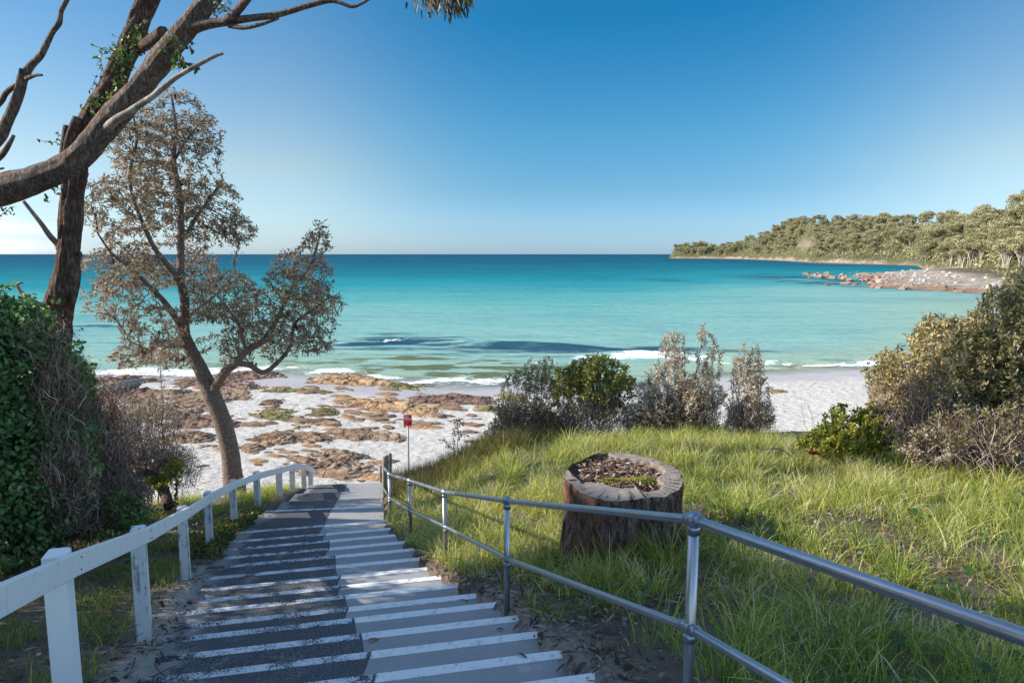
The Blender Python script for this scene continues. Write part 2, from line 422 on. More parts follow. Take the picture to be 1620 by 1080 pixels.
yb_ = np.interp(SX, bx_[:, 0], bx_[:, 1]); wb_ = np.interp(SX, bx_[:, 0], bw_); eb_ = sst(bx_[0, 0] - 4, bx_[0, 0] + 5, SX) * (1 - sst(bx_[-1, 0] - 6, bx_[-1, 0] + 2, SX))
reef = np.maximum(reef, 1.1 * eb_ * np.exp(-((SY - yb_ + (fbm(SX * .12, SY * .3, seed=39) - .5) * 5) / wb_) ** 2))
reef = np.clip(reef * (.34 + 1.2 * sst(.36, .62, nzr)), 0, 1)
weed = np.zeros_like(SX)
for a in [(720, 586, 150, 16, .9), (620, 572, 120, 12, .7), (880, 590, 140, 14, .8), (480, 570, 120, 12, .5), (750, 578, 90, 10, 1), (640, 568, 80, 8, .8), (560, 570, 60, 8, .7), (850, 585, 80, 8, .7), (700, 590, 60, 5, .9), (480, 575, 70, 7, .4), (930, 575, 60, 6, .4), (330, 575, 80, 6, .4), (1010, 585, 60, 8, .3)]:
    weed = np.maximum(weed, a[4] * blob(*a[:4]))
weed = np.clip(weed * sst(.40, .60, nz3 * .5 + nzr * .5) * 1.2, 0, 1)
foam = np.zeros_like(SX)
def foamline(pts, w, k):
    global foam
    p = np.array([seapt(a, b)[:2] for a, b in pts])
    for a, b in zip(p[:-1], p[1:]):
        ab = b - a; t = np.clip(((SX - a[0]) * ab[0] + (SY - a[1]) * ab[1]) / (ab @ ab), 0, 1)
        dd = np.hypot((SX - a[0] - t * ab[0]) * .55, SY - a[1] - t * ab[1]) + (nz - .5) * w * 2.6 + (nz3 - .5) * w * 1.2
        foam = np.maximum(foam, k * np.exp(-(np.maximum(dd, 0) / w) ** 2))
foamline([(150, 592), (190, 590), (215, 586), (250, 590), (300, 590), (340, 588), (400, 584)], 1.2, .95)
foamline([(330, 584), (420, 580), (480, 582)], .7, .6)
foamline([(490, 589), (530, 586), (565, 589), (612, 597)], .9, 1)
foamline([(676, 604), (720, 601), (765, 605), (800, 604), (830, 606)], 1.1, .95)
foamline([(735, 600), (790, 600)], .8, .7)
foamline([(925, 566), (975, 566), (1010, 563), (1060, 566)], .7, 1)
foamline([(1060, 566), (1110, 569), (1160, 576), (1200, 577)], .6, .8)
foamline([(1100, 567), (1150, 569), (1190, 571)], .5, .8)
foamline([(1180, 579), (1230, 576), (1270, 579), (1320, 578), (1365, 578), (1420, 573)], .8, .95)
foamline([(1160, 586), (1220, 583), (1290, 583)], .5, .6)
foamline([(612, 543), (640, 541)], .35, .8)
foamline([(840, 574), (880, 573), (930, 574)], .35, .55)
foamline([(0, 600), (100, 598), (160, 597)], 1.0, .7)
foam = np.clip(foam, 0, 1)
swell = .05 * np.sin(SY * .9 + 2.5 * nz2 * 6 + SX * .05) * sst(40, 52, SY) * (1 - sst(70, 110, SY))
wave = np.zeros_like(SX)
def ridge(pts, w, h):
    global wave
    p = np.array([seapt(a, b)[:2] for a, b in pts]); o = np.argsort(p[:, 0]); p = p[o]
    yy = np.interp(SX, p[:, 0], p[:, 1]); e = sst(p[0, 0] - 3, p[0, 0] + 3, SX) * (1 - sst(p[-1, 0] - 3, p[-1, 0] + 3, SX))
    wave = np.maximum(wave, h * e * np.exp(-((SY - yy) / np.where(SY > yy, w * 1.8, w)) ** 2))
ridge([(540, 543), (640, 541), (800, 547), (930, 552)], .9, .38)
ridge([(925, 563), (1010, 561), (1110, 566), (1200, 574)], .7, .36)
ridge([(1170, 577), (1250, 574), (1370, 574), (1420, 570)], .7, .32)
ridge([(60, 523), (130, 521), (200, 519)], 1.2, .4)
SZ = SEA + swell + wave + foam * .05 * nz3
n = NT('sea water')
co = n.coord()
colr = n.ramp(n.attr(), [(0, (0.3237, 0.3677, 0.2685)), (.06, (0.2649, 0.3528, 0.2615)), (.16, (0.2097, 0.3528, 0.3073)), (.26, (0.1730, 0.3414, 0.3073)), (.36, (0.0883, 0.2927, 0.2791)), (.5, (0.0132, 0.2026, 0.2296)), (.66, (0.0015, 0.1239, 0.1590)), (.82, (0.0004, 0.0675, 0.1166)), (1, (0.0003, 0.0375, 0.0812))])
ra = n.n('Attribute'); ra.attribute_name = 'reef'; wa = n.n('Attribute'); wa.attribute_name = 'weed'; fa = n.n('Attribute'); fa.attribute_name = 'foam'
cs = n.coord(scale=(.5, 1, 1))
pn = n.noise(cs, .55, 5, .6)
rp1 = n.noise(n.coord(scale=(.45, 1, 1)), 1.9, 4, .65); rp2 = n.noise(n.coord(scale=(.22, 1, 1)), .28, 5, .6); rp3 = n.noise(n.coord(scale=(.3, 1, 1)), .045, 4, .6)
colr = n.mix(n.math('MULTIPLY', n.step(pn, .42, .72), .16), colr, (.02, .25, .32))
colr = n.mix(n.math('MULTIPLY', n.step(rp1, .46, .68), .14), colr, (.34, .66, .68))  # pale ripple highlights painted into the water colour
colr = n.mix(n.math('MULTIPLY', n.step(rp2, .48, .66), .22), colr, (.01, .16, .24))
colr = n.mix(n.math('MULTIPLY', n.step(rp3, .50, .64), .20), colr, (.01, .15, .24))
colr = n.mix(n.step(n.math('ADD', n.math('MULTIPLY', ra.outputs['Fac'], 1.15), n.math('MULTIPLY', n.math('SUBTRACT', n.noise(n.coord(scale=(.4, 1, 1)), .55, 7, .72), .5), 2.4)), .22, 1.25), colr, (.022, .070, .105))
colr = n.mix(n.math('MULTIPLY', n.step(n.math('ADD', wa.outputs['Fac'], n.math('MULTIPLY', n.math('SUBTRACT', n.noise(n.coord(scale=(.6, 1, 1)), .7, 7, .72), .5), 2.2)), .18, .75), .9), colr, (.085, .105, .045))
fn = n.noise(n.coord(scale=(.55, 1, 1)), 2.2, 7, .75)
fm = n.step(n.math('ADD', fa.outputs['Fac'], n.math('MULTIPLY', n.math('SUBTRACT', fn, .5), 3.4)), .55, .85)
colr = n.mix(fm, colr, (.86, .88, .88))
w1 = n.noise(n.coord(scale=(.35, 1, 1)), 1.1, 4, .6); w2 = n.noise(n.coord(scale=(.5, 1, 1)), 5, 3, .6); w3 = n.noise(n.coord(scale=(.25, 1, 1)), .12, 4, .6)
bb = n.bump(w3, .6, 1.4); bb = n.bump(w1, .7, .35, bb); bb = n.bump(w2, .5, .08, bb)
SEAM = n.m
df = n.n('BsdfDiffuse'); gl = n.n('BsdfGlossy', Roughness=.22); lw = n.n('LayerWeight', Blend=.5)
n.l(colr, df.inputs['Color']); n.l(bb, df.inputs['Normal']); n.l(bb, gl.inputs['Normal']); n.l(bb, lw.inputs['Normal'])
fz = n.math('ADD', n.math('MULTIPLY', n.math('POWER', lw.outputs['Facing'], 4.0), .035), .010)
ms = n.n('MixShader'); n.l(n.math('MULTIPLY', fz, n.math('SUBTRACT', 1.0, fm)), ms.inputs[0]); n.l(df.outputs[0], ms.inputs[1]); n.l(gl.outputs[0], ms.inputs[2])
al = n.n('Attribute'); al.attribute_name = 'cover'
tb = n.n('BsdfTransparent'); ma = n.n('MixShader'); n.l(n.math('MAXIMUM', al.outputs['Fac'], fm), ma.inputs[0]); n.l(tb.outputs[0], ma.inputs[1]); n.l(ms.outputs[0], ma.inputs[2]); n.l(ma.outputs[0], n.o.inputs['Surface'])
m = MB(); m.grid(SX, SY, SZ, depth)
sea = m.build('sea', SEAM); sea.data.flip_normals()
wd = SZ - ground(SX, SY)
cover = np.clip(.12 + .88 * sst(.01, .22, wd), 0, 1)
for nm, arr in (('reef', reef), ('weed', weed), ('foam', foam), ('cover', cover)):
    a = sea.data.attributes.new(nm, 'FLOAT', 'POINT'); a.data.foreach_set('value', arr.astype(np.float32).ravel())
tag(sea, 'clear turquoise bay deepening to blue at the horizon', kind='structure')
# ------------------------------------------------------------------ stairway
n = NT('painted concrete')
co = n.coord(); a = n.noise(co, 2.2, 5, .6); b = n.noise(co, 90, 2, .7); c3 = n.noise(co, .9, 3)
cc = n.mix(a, (.24, .25, .255), (.35, .345, .335)); cc = n.mix(n.step(b, .6, .75), cc, (.20, .20, .21))
cc = n.mix(n.math('MULTIPLY', n.step(c3, .60, .72), .35), cc, (.15, .16, .16)); cc = n.mix(n.math('MULTIPLY', n.step(n.noise(co, 3.1, 5, .6), .6, .7), .5), cc, (.50, .43, .37))
CONC = n.fin(cc, .85, n.bump(b, .3, .004), .25)
n = NT('white paint strip')
co = n.coord(); a = n.noise(co, 14, 5, .65); b = n.noise(co, 120, 2)
cc = n.mix(n.step(n.math('ADD', n.math('MULTIPLY', a, .6), n.math('MULTIPLY', n.noise(co, 45, 4, .75), .5)), .56, .70), (.74, .74, .72), (.40, .39, .38)); cc = n.mix(n.math('MULTIPLY', b, .2), cc, (.5, .5, .5))
STRIP = n.fin(cc, .7, n.bump(b, .2, .003), .3)
n = NT('black anti slip coating')
co = n.coord(); a = n.noise(co, 3, 5, .65); b = n.noise(co, 130, 2, .7); b2 = n.noise(co, 40, 3, .7)
cc = n.mix(n.step(b, .40, .66), (.030, .033, .038), (.17, .168, .17))
wr_ = n.math('SUBTRACT', 1.0, n.step(n.attr(), .0, .34))
cc = n.mix(n.math('MULTIPLY', n.step(n.math('ADD', n.math('ADD', a, n.math('MULTIPLY', b2, .5)), n.math('MULTIPLY', wr_, .30)), .80, 1.0), .85), cc, (.27, .245, .22))
BLACK = n.fin(cc, .8, n.bump(b, .7, .006), .35)
n = NT('worn white line on black coating')
co = n.coord(); a = n.noise(co, 5, 5, .7); b = n.noise(co, 70, 3, .75)
k = n.step(n.math('ADD', n.math('ADD', n.math('MULTIPLY', a, .8), n.math('MULTIPLY', b, .85)), n.math('MULTIPLY', n.math('SUBTRACT', 1.0, n.step(n.attr(), .0, .25)), .12)), .76, .96)
cc = n.mix(k, (.62, .64, .65), (.03, .033, .038))
WORN = n.fin(cc, .8, n.bump(b, .5, .005), .3)

rows = [1066, 1031, 1002, 977, 960, 941, 926, 910.5, 894, 878.6, 866, 854, 843, 830, 803, 790, 778, 765]
near = [(1.63, -1.87), (2.08, -2.005), (2.53, -2.14), (2.98, -2.275), (3.43, -2.41)]
edge = list(near)
for i, r in enumerate(rows):
    d = ray(810, r); tn = -d[2] / d[1]
    y = 3.88 + .45 * i + .0025 * i * i if i < 14 else [11.25, 12.0, 12.8, 13.9][i - 14]
    edge.append((y, -tn * y))
zs = [e[1] for e in edge]
stair = thing('concrete_stairway', 'concrete stairway to the beach, left half worn black, right half pale with white step edges', 'stairway', (0.6, 1.6, -1.9))
inv = np.array(stair.location)
def edge_pt(y, x, tilt=.22):          # a point on a step edge line
    return y + tilt * (x - xb(y))
prev = (1.15, -1.735)
for i, (y, z) in enumerate(edge):
    py_, pz_ = prev
    jr = RNG.uniform(-.05, .14); jl = RNG.uniform(-.05, .04)
    xl, xr = Lx(y) - .03 + jl, Rx(y) + .03 + jr
    xl2, xr2 = Lx(py_) - .03 + jl, Rx(py_) + .03 + jr - .25 * (jr > .06)
    tl = .22 if y < 10.4 else .12
    q = np.array([[xl2, edge_pt(py_, xl2, tl)], [xr2, edge_pt(py_, xr2, tl)], [xr, edge_pt(y, xr, tl)], [xl, edge_pt(y, xl, tl)]])
    q[0:2, 1] += .004
    m = MB()
    # slab with a slightly worn, subdivided top
    nu, nv = 26, 5
    U, V = np.meshgrid(np.linspace(0, 1, nu), np.linspace(0, 1, nv))
    X = (1 - V) * ((1 - U) * q[0, 0] + U * q[1, 0]) + V * ((1 - U) * q[3, 0] + U * q[2, 0])
    Y = (1 - V) * ((1 - U) * q[0, 1] + U * q[1, 1]) + V * ((1 - U) * q[3, 1] + U * q[2, 1])
    Z = z + .004 * (fbm(X * 3, Y * 3, seed=i) - .5)
    def bound(A): return np.concatenate([A[0, :], A[1:, -1], A[-1, -2::-1], A[-2:0:-1, 0]])
    m.grid(X - inv[0], Y - inv[1], Z - inv[2])
    m.f[4][-1] = m.f[4][-1][:, ::-1]
    bx_, by_, bz_ = bound(X), bound(Y), bound(Z); k = len(bx_)
    top = np.stack([bx_, by_, bz_], 1) - inv; bot = top.copy(); bot[:, 2] = z - .42 - inv[2]
    j = np.arange(k); j2 = (j + 1) % k
    m.add(np.vstack([top, bot]), np.stack([j, j + k, j2 + k, j2], -1))
    st = m.build('step', CONC, stair, smooth=False)
    def strip(name, mat, u0, u1, v0, v1, lift, wob=0.0, par=st):
        mm = MB(); nn = 40
        U, V = np.meshgrid(np.linspace(u0, u1, nn), np.linspace(v0, v1, 4))
        if wob:
            wv = (fbm(np.linspace(0, 9, 4) + i * 3.3, np.zeros(4), seed=77) - .5) * wob
            U = U + np.where(np.abs(U - u1) < 1e-6, wv[:, None], 0)
        X = (1 - V) * ((1 - U) * q[0, 0] + U * q[1, 0]) + V * ((1 - U) * q[3, 0] + U * q[2, 0])
        Y = (1 - V) * ((1 - U) * q[0, 1] + U * q[1, 1]) + V * ((1 - U) * q[3, 1] + U * q[2, 1])
        Zt = z + .0035 + lift + 0 * X
        mm.grid(X - inv[0], Y - inv[1], Zt - inv[2], (U - u0) / (u1 - u0)); mm.f[4][-1] = mm.f[4][-1][:, ::-1]
        bx_, by_, bz_ = bound(X), bound(Y), bound(Zt); k = len(bx_)
        top = np.stack([bx_, by_, bz_], 1) - inv; bot = top.copy(); bot[:, 2] -= .006
        j = np.arange(k); j2 = (j + 1) % k
        mm.add(np.vstack([top, bot]), np.stack([j, j + k, j2 + k, j2], -1))
        return mm.build(name, mat, par, smooth=False)
    tread = y - py_
    uB = float(np.clip((xb(y) - xl) / (xr - xl), .2, .9)) + RNG.uniform(-.008, .008)
    strip('black_coating', BLACK, .003, uB, .012, .996, .0, .012)
    if y < 11.5:
        wv = 1 - .085 / tread
        strip('edge_strip', STRIP, uB + .004, .998, wv, 1.001, .001)
        strip('worn_line', WORN, .004, uB - .004, 1 - .075 / tread, .992, .003)
    prev = (y, z)
landing = MB()
# upper landing the viewer stands on
landing.box((0.9, -1.2, -1.84), (4.6, 4.6, .24), rotz(.2))
tag(landing.build('path', CONC), 'pale concrete landing at the head of the stairway', kind='structure')

# ------------------------------------------------------------------ white timber handrail
n = NT('weathered white timber paint')
co = n.coord(); gr = n.coord(scale=(6, 6, .6)); a = n.noise(gr, 5, 5, .65); b = n.noise(co, 9, 5, .7); b3 = n.noise(co, 2, 3)
cc = n.mix(n.step(n.math('ADD', n.math('MULTIPLY', a, .6), n.math('MULTIPLY', b, .5)), .55, .66), (.72, .72, .70), (.20, .20, .19))
cc = n.mix(n.math('MULTIPLY', b3, .3), cc, (.50, .52, .54))
WPAINT = n.fin(cc, .6, n.bump(a, .25, .006), .35)
n = NT('clean white timber paint')
co = n.coord(); b = n.noise(co, 6, 5, .7); gr = n.noise(n.coord(scale=(10, 10, .8)), 6, 4)
CPAINT = n.fin(n.mix(n.step(b, .62, .80), (.78, .78, .77), (.60, .60, .58)), .5, n.bump(gr, .12, .004), .4)
n = NT('rail board paint')
co = n.coord(); b = n.noise(co, 5, 5, .7); b2 = n.noise(co, 40, 3, .7)
cc = n.mix(n.step(n.math('ADD', n.math('MULTIPLY', b, .6), n.math('MULTIPLY', b2, .4)), .54, .68), (.74, .73, .71), (.52, .51, .49))
BPAINT = n.fin(cc, .55, n.bump(b2, .2, .004), .35)
n = NT('rusty screw'); POSTSCREW = n.fin((.16, .12, .10), .6)
tops = [P(88, 872, 3.1), P(216, 832, 4.94), P(287, 800, 7.1), P(327, 777, 8.9), P(367, 758, 10.5), P(406, 745, 11.8), P(440, 737, 12.8), P(461, 731, 13.6), P(480, 734, 14.4), P(491, 741, 15.1)]
d0 = tops[0] - tops[1]
tops = [tops[0] + d0 * 1.15 + np.array([0, 0, -.05])] + tops
tops = np.array(tops)
hr = thing('timber_handrail', 'white painted timber handrail with square posts along the left of the steps', 'handrail', (tops[1][0], tops[1][1], gz(tops[1][0], tops[1][1])))
inv = np.array(hr.location)
for i, t in enumerate(tops):
    dr = tops[min(i + 1, len(tops) - 1)] - tops[max(i - 1, 0)]; az = atan2(dr[1], dr[0]) - pi / 2
    zb = gz(t[0], t[1]) - .25
    m = MB(); s = .098 if i < 3 else .09
    R = rotz(az + RNG.uniform(-.05, .05))
    h = t[2] - zb; s2 = s / 2; ch = .012
    # post with chamfered, slightly sloped head
    prof = [(-1, -1), (1, -1), (1, 1), (-1, 1)]
    lv = [(zb, s2), (t[2] - ch, s2), (t[2], s2 - ch)]
    v = np.array([[p[0] * r, p[1] * r, zz] for zz, r in lv for p in prof]); v[:, :2] = v[:, :2] @ R[:2, :2].T; v[:, :2] += t[:2]
    v[4:, 0] += RNG.normal() * .008; v[4:, 1] += RNG.normal() * .008
    f = [[a * 4 + b, a * 4 + (b + 1) % 4, a * 4 + 4 + (b + 1) % 4, a * 4 + 4 + b] for a in range(2) for b in range(4)] + [[8, 9, 10, 11]]
    m.add(v - inv, f); o = m.build('post', CPAINT if i in (0, 1) else WPAINT, hr, smooth=False)
    if i == 1: tag(o, 'clean smooth white post nearest the viewer')
# boards between posts, fixed on the stair side just under the post heads
cps = []
for i, t in enumerate(tops):
    dr = tops[min(i + 1, len(tops) - 1)] - tops[max(i - 1, 0)]; dr = dr / np.linalg.norm(dr)
    side = np.cross(dr, [0, 0, 1.0]); side /= np.linalg.norm(side)
    cps.append(t + side * .074 + np.array([0, 0, -.075 if i > 0 else -.075]))
for i in range(len(cps) - 1):
    a, b = cps[i].copy(), cps[i + 1].copy(); d = b - a; L = np.linalg.norm(d); d /= L
    if i == 0: a = a - d * .8
    if i == len(cps) - 2: b = b + d * .12
    sdv = np.cross(d, [0, 0, 1.0]); sdv /= np.linalg.norm(sdv); up = np.cross(sdv, d)
    m = MB(); hh, hw, c = .056, .019, .004
    prof = [(-hw, -hh + c), (-hw + c, -hh), (hw - c, -hh), (hw, -hh + c), (hw, hh - c), (hw - c, hh), (-hw + c, hh), (-hw, hh - c)]
    a2, b2 = a + d * .0015, b - d * .0015
    v = np.array([pt + sdv * p[0] + up * p[1] for pt in (a2, b2) for p in prof])
    f = [[j, (j + 1) % 8, 8 + (j + 1) % 8, 8 + j] for j in range(8)] + [[0, 7, 6, 1], [1, 6, 5, 2], [2, 5, 4, 3], [8, 9, 14, 15], [9, 10, 13, 14], [10, 11, 12, 13]]
    m.add(v - inv, f)
    rl = m.build('rail_board', BPAINT, hr, smooth=False)
    if 0 < i < 4:
        for ex in (.03, L - .03):
            for uz in (-.03, .028):
                mm = MB(); mm.sphere(a + d * ex + sdv * .0195 + up * uz - inv, .0055, 8, 5); mm.build('screw_head', POSTSCREW, rl)

# ------------------------------------------------------------------ galvanised pipe handrail
n = NT('dull galvanised steel')
co = n.coord(); a = n.noise(co, 9, 5, .6); b = n.noise(co, 60, 3, .6)
cc = n.mix(a, (.30, .31, .33), (.46, .47, .49)); cc = n.mix(n.step(n.noise(co, 26, 4, .7), .66, .75), cc, (.16, .13, .10))
STEEL = n.fin(cc, n.math('ADD', n.math('MULTIPLY', a, .2), .25), n.bump(b, .10, .003), .5, metal=.92)
n = NT('blue grey cast fitting')
co = n.coord(); a = n.noise(co, 20, 4)
FIT = n.fin(n.mix(a, (.22, .25, .29), (.33, .37, .42)), .38, n.bump(a, .2, .004), .5, metal=.85)
rt = [P(1098, 822, 2.83), P(802, 792, 5.19), P(703, 778, 7.43), P(648, 760, 9.15), P(616, 750, 10.8)]
nearend = P(1620, 977, 1.5); dn = nearend - rt[0]
rt = [rt[0] + dn * 1.75 + np.array([0, 0, -.08])] + rt
rt = np.array(rt)
endp = P(606, 738, 12.5)
steel = thing('pipe_handrail', 'grey galvanised pipe handrail with ball fittings along the right of the steps', 'handrail', (rt[1][0], rt[1][1], gz(rt[1][0], rt[1][1])))
inv = np.array(steel.location)
MIDF = .455
bases = np.array([[p[0], p[1], gz(p[0], p[1])] for p in rt])
bases[:, 2] = np.minimum(bases[:, 2], rt[:, 2] - .78)
mids = rt + np.array([0, 0, -1]) * .42
mids[2] = P(803, 884, rt[2][1]); mids[1] = P(1091, 993, rt[1][1]); mids[3] = P(705, 833, rt[3][1]); mids[4] = P(648, 807, rt[4][1]); mids[5] = P(617, 788, rt[5][1])
m = MB(); pts = np.vstack([rt, endp])
m.tube(pts - inv, .0215, 16); top = m.build('top_rail', STEEL, steel)
m = MB(); pm = np.vstack([mids, P(606, 771, 12.5)]); m.tube(pm - inv, .0195, 16); m.build('mid_rail', STEEL, steel)
for i in range(len(rt)):
    m = MB(); b0 = bases[i].copy(); b0[2] -= .25
    m.tube(np.array([b0, rt[i]]) - inv, .024, 16)
    po = m.build('post', STEEL, steel)
    for q, r in ((rt[i], .038), (mids[i], .034)):
        mm = MB(); mm.sphere(q - inv, r, 18, 12, scale=(1, 1, 1.05))
        mm.tube(np.array([q + [0, 0, -.062], q + [0, 0, -.02]]) - inv, .0285, 16)
        dr = (rt[min(i + 1, len(rt) - 1)] - rt[max(i - 1, 0)]); dr /= np.linalg.norm(dr)
        mm.tube(np.array([q - dr * .055, q - dr * .02]) - inv, .0265, 16); mm.tube(np.array([q + dr * .02, q + dr * .055]) - inv, .0265, 16)
        mm.build('ball_fitting', FIT, po)

# timber posts where the pipe rail ends
n = NT('grey weathered wood')
co = n.coord(scale=(8, 8, .8)); a = n.noise(co, 6, 5, .7)
GWOOD = n.fin(n.mix(a, (.13, .10, .08), (.33, .29, .24)), .9, n.bump(a, .6, .012), .2)
for k, (px, py, y, lab) in enumerate([(607.5, 722, 12.55, 'grey timber post at the bottom end of the pipe handrail'),
                                      (612, 720, 13.7, 'slim grey timber post between two others below the pipe handrail'),
                                      (617, 717, 14.8, 'farthest slim grey timber post beside the beach sand'),
                                      (602, 736, 16.0, 'short thin grey timber post on the stair side of the pipe handrail end')]):
    t = P(px, py, y); zb = gz(t[0], t[1]) - .3
    r = (.042, .034, .032, .03)[k]
    zz = np.linspace(zb, t[2], 9); m = MB()
    pts = np.stack([t[0] + .01 * np.sin(zz * 3 + k), t[1] + 0 * zz, zz], 1)
    o = MB(); o.tube(pts - np.array([t[0], t[1], zb]), r * np.linspace(1.1, .92, 9), 10)
    q = o.build('timber_post', GWOOD, None, smooth=True); q.location = (t[0], t[1], zb)
    tag(q, lab, 'post', 'timber posts at the foot of the steps')

# ------------------------------------------------------------------ sign
yS = 18.6
pt = P(645, 654.5, yS)
zb = gz(pt[0], pt[1]) - .3
sg = thing('beach_sign', 'red no dogs sign with white lettering on a thin grey pole by the sand', 'sign', (pt[0], pt[1], zb))
n = NT('grey pole'); POLE = n.fin((.20, .19, .20), .5, None, .4, metal=.5)
n = NT('red sign face'); co = n.coord(); a = n.noise(co, 8, 4); REDS = n.fin(n.mix(a, (.42, .018, .025), (.50, .028, .03)), .45, None, .4)
n = NT('white lettering'); WLET = n.fin((.85, .85, .85), .5)
n = NT('dark maroon emblem'); MAR = n.fin((.07, .008, .012), .5)
m = MB(); m.tube([[0, 0, 0], [0, 0, pt[2] - zb + .01]], .022, 12)
pole = m.build('pole', POLE, sg)
w, h = .232, .318
zc = P(645, 664.5, yS)[2] - zb
m = MB(); m.box((0, -.028, zc), (w, .006, h)); pan = m.build('sign_panel', REDS, sg, smooth=False)
m = MB()
for dz in (-.1, .1): m.box((0, -.0225, zc + dz), (.06, .005, .02))
m.build('bracket', POLE, sg, smooth=False)
def text(s, x, z, size, mat, par):
    cu = bpy.data.curves.new('lettering', 'FONT'); cu.body = s; cu.size = size; cu.extrude = .001; cu.align_x = 'LEFT'
    to = bpy.data.objects.new('lettering', cu); COL.objects.link(to)
    dg = bpy.context.evaluated_depsgraph_get(); me = bpy.data.meshes.new_from_object(to.evaluated_get(dg))
    bpy.data.objects.remove(to, do_unlink=True)
    me.materials.clear(); me.materials.append(mat)
    o = bpy.data.objects.new('lettering', me); COL.objects.link(o); o.parent = par
    o.rotation_euler = (pi / 2, 0, 0); o.location = (x, -.0325, z); return o
text('NO', -.098, zc + .072, .075, WLET, pan); text('DOGS', -.098, zc + .018, .068, WLET, pan)
text('No dogs', -.088, zc - .146, .017, WLET, pan)
m = MB(); a = np.linspace(0, 2 * pi, 25)[:-1]
m.tube(np.stack([.052 + .036 * np.cos(np.append(a, 0)), np.full(25, -.0325), zc - .085 + .036 * np.sin(np.append(a, 0))], 1), .006, 6, cap=False)
m.box((.05, -.0325, zc - .09), (.035, .003, .02)); m.box((.066, -.0325, zc - .076), (.014, .003, .014)); m.box((.038, -.0325, zc - .104), (.006, .003, .014)); m.box((.062, -.0325, zc - .104), (.006, .003, .014))
m.build('emblem', MAR, pan, smooth=False)

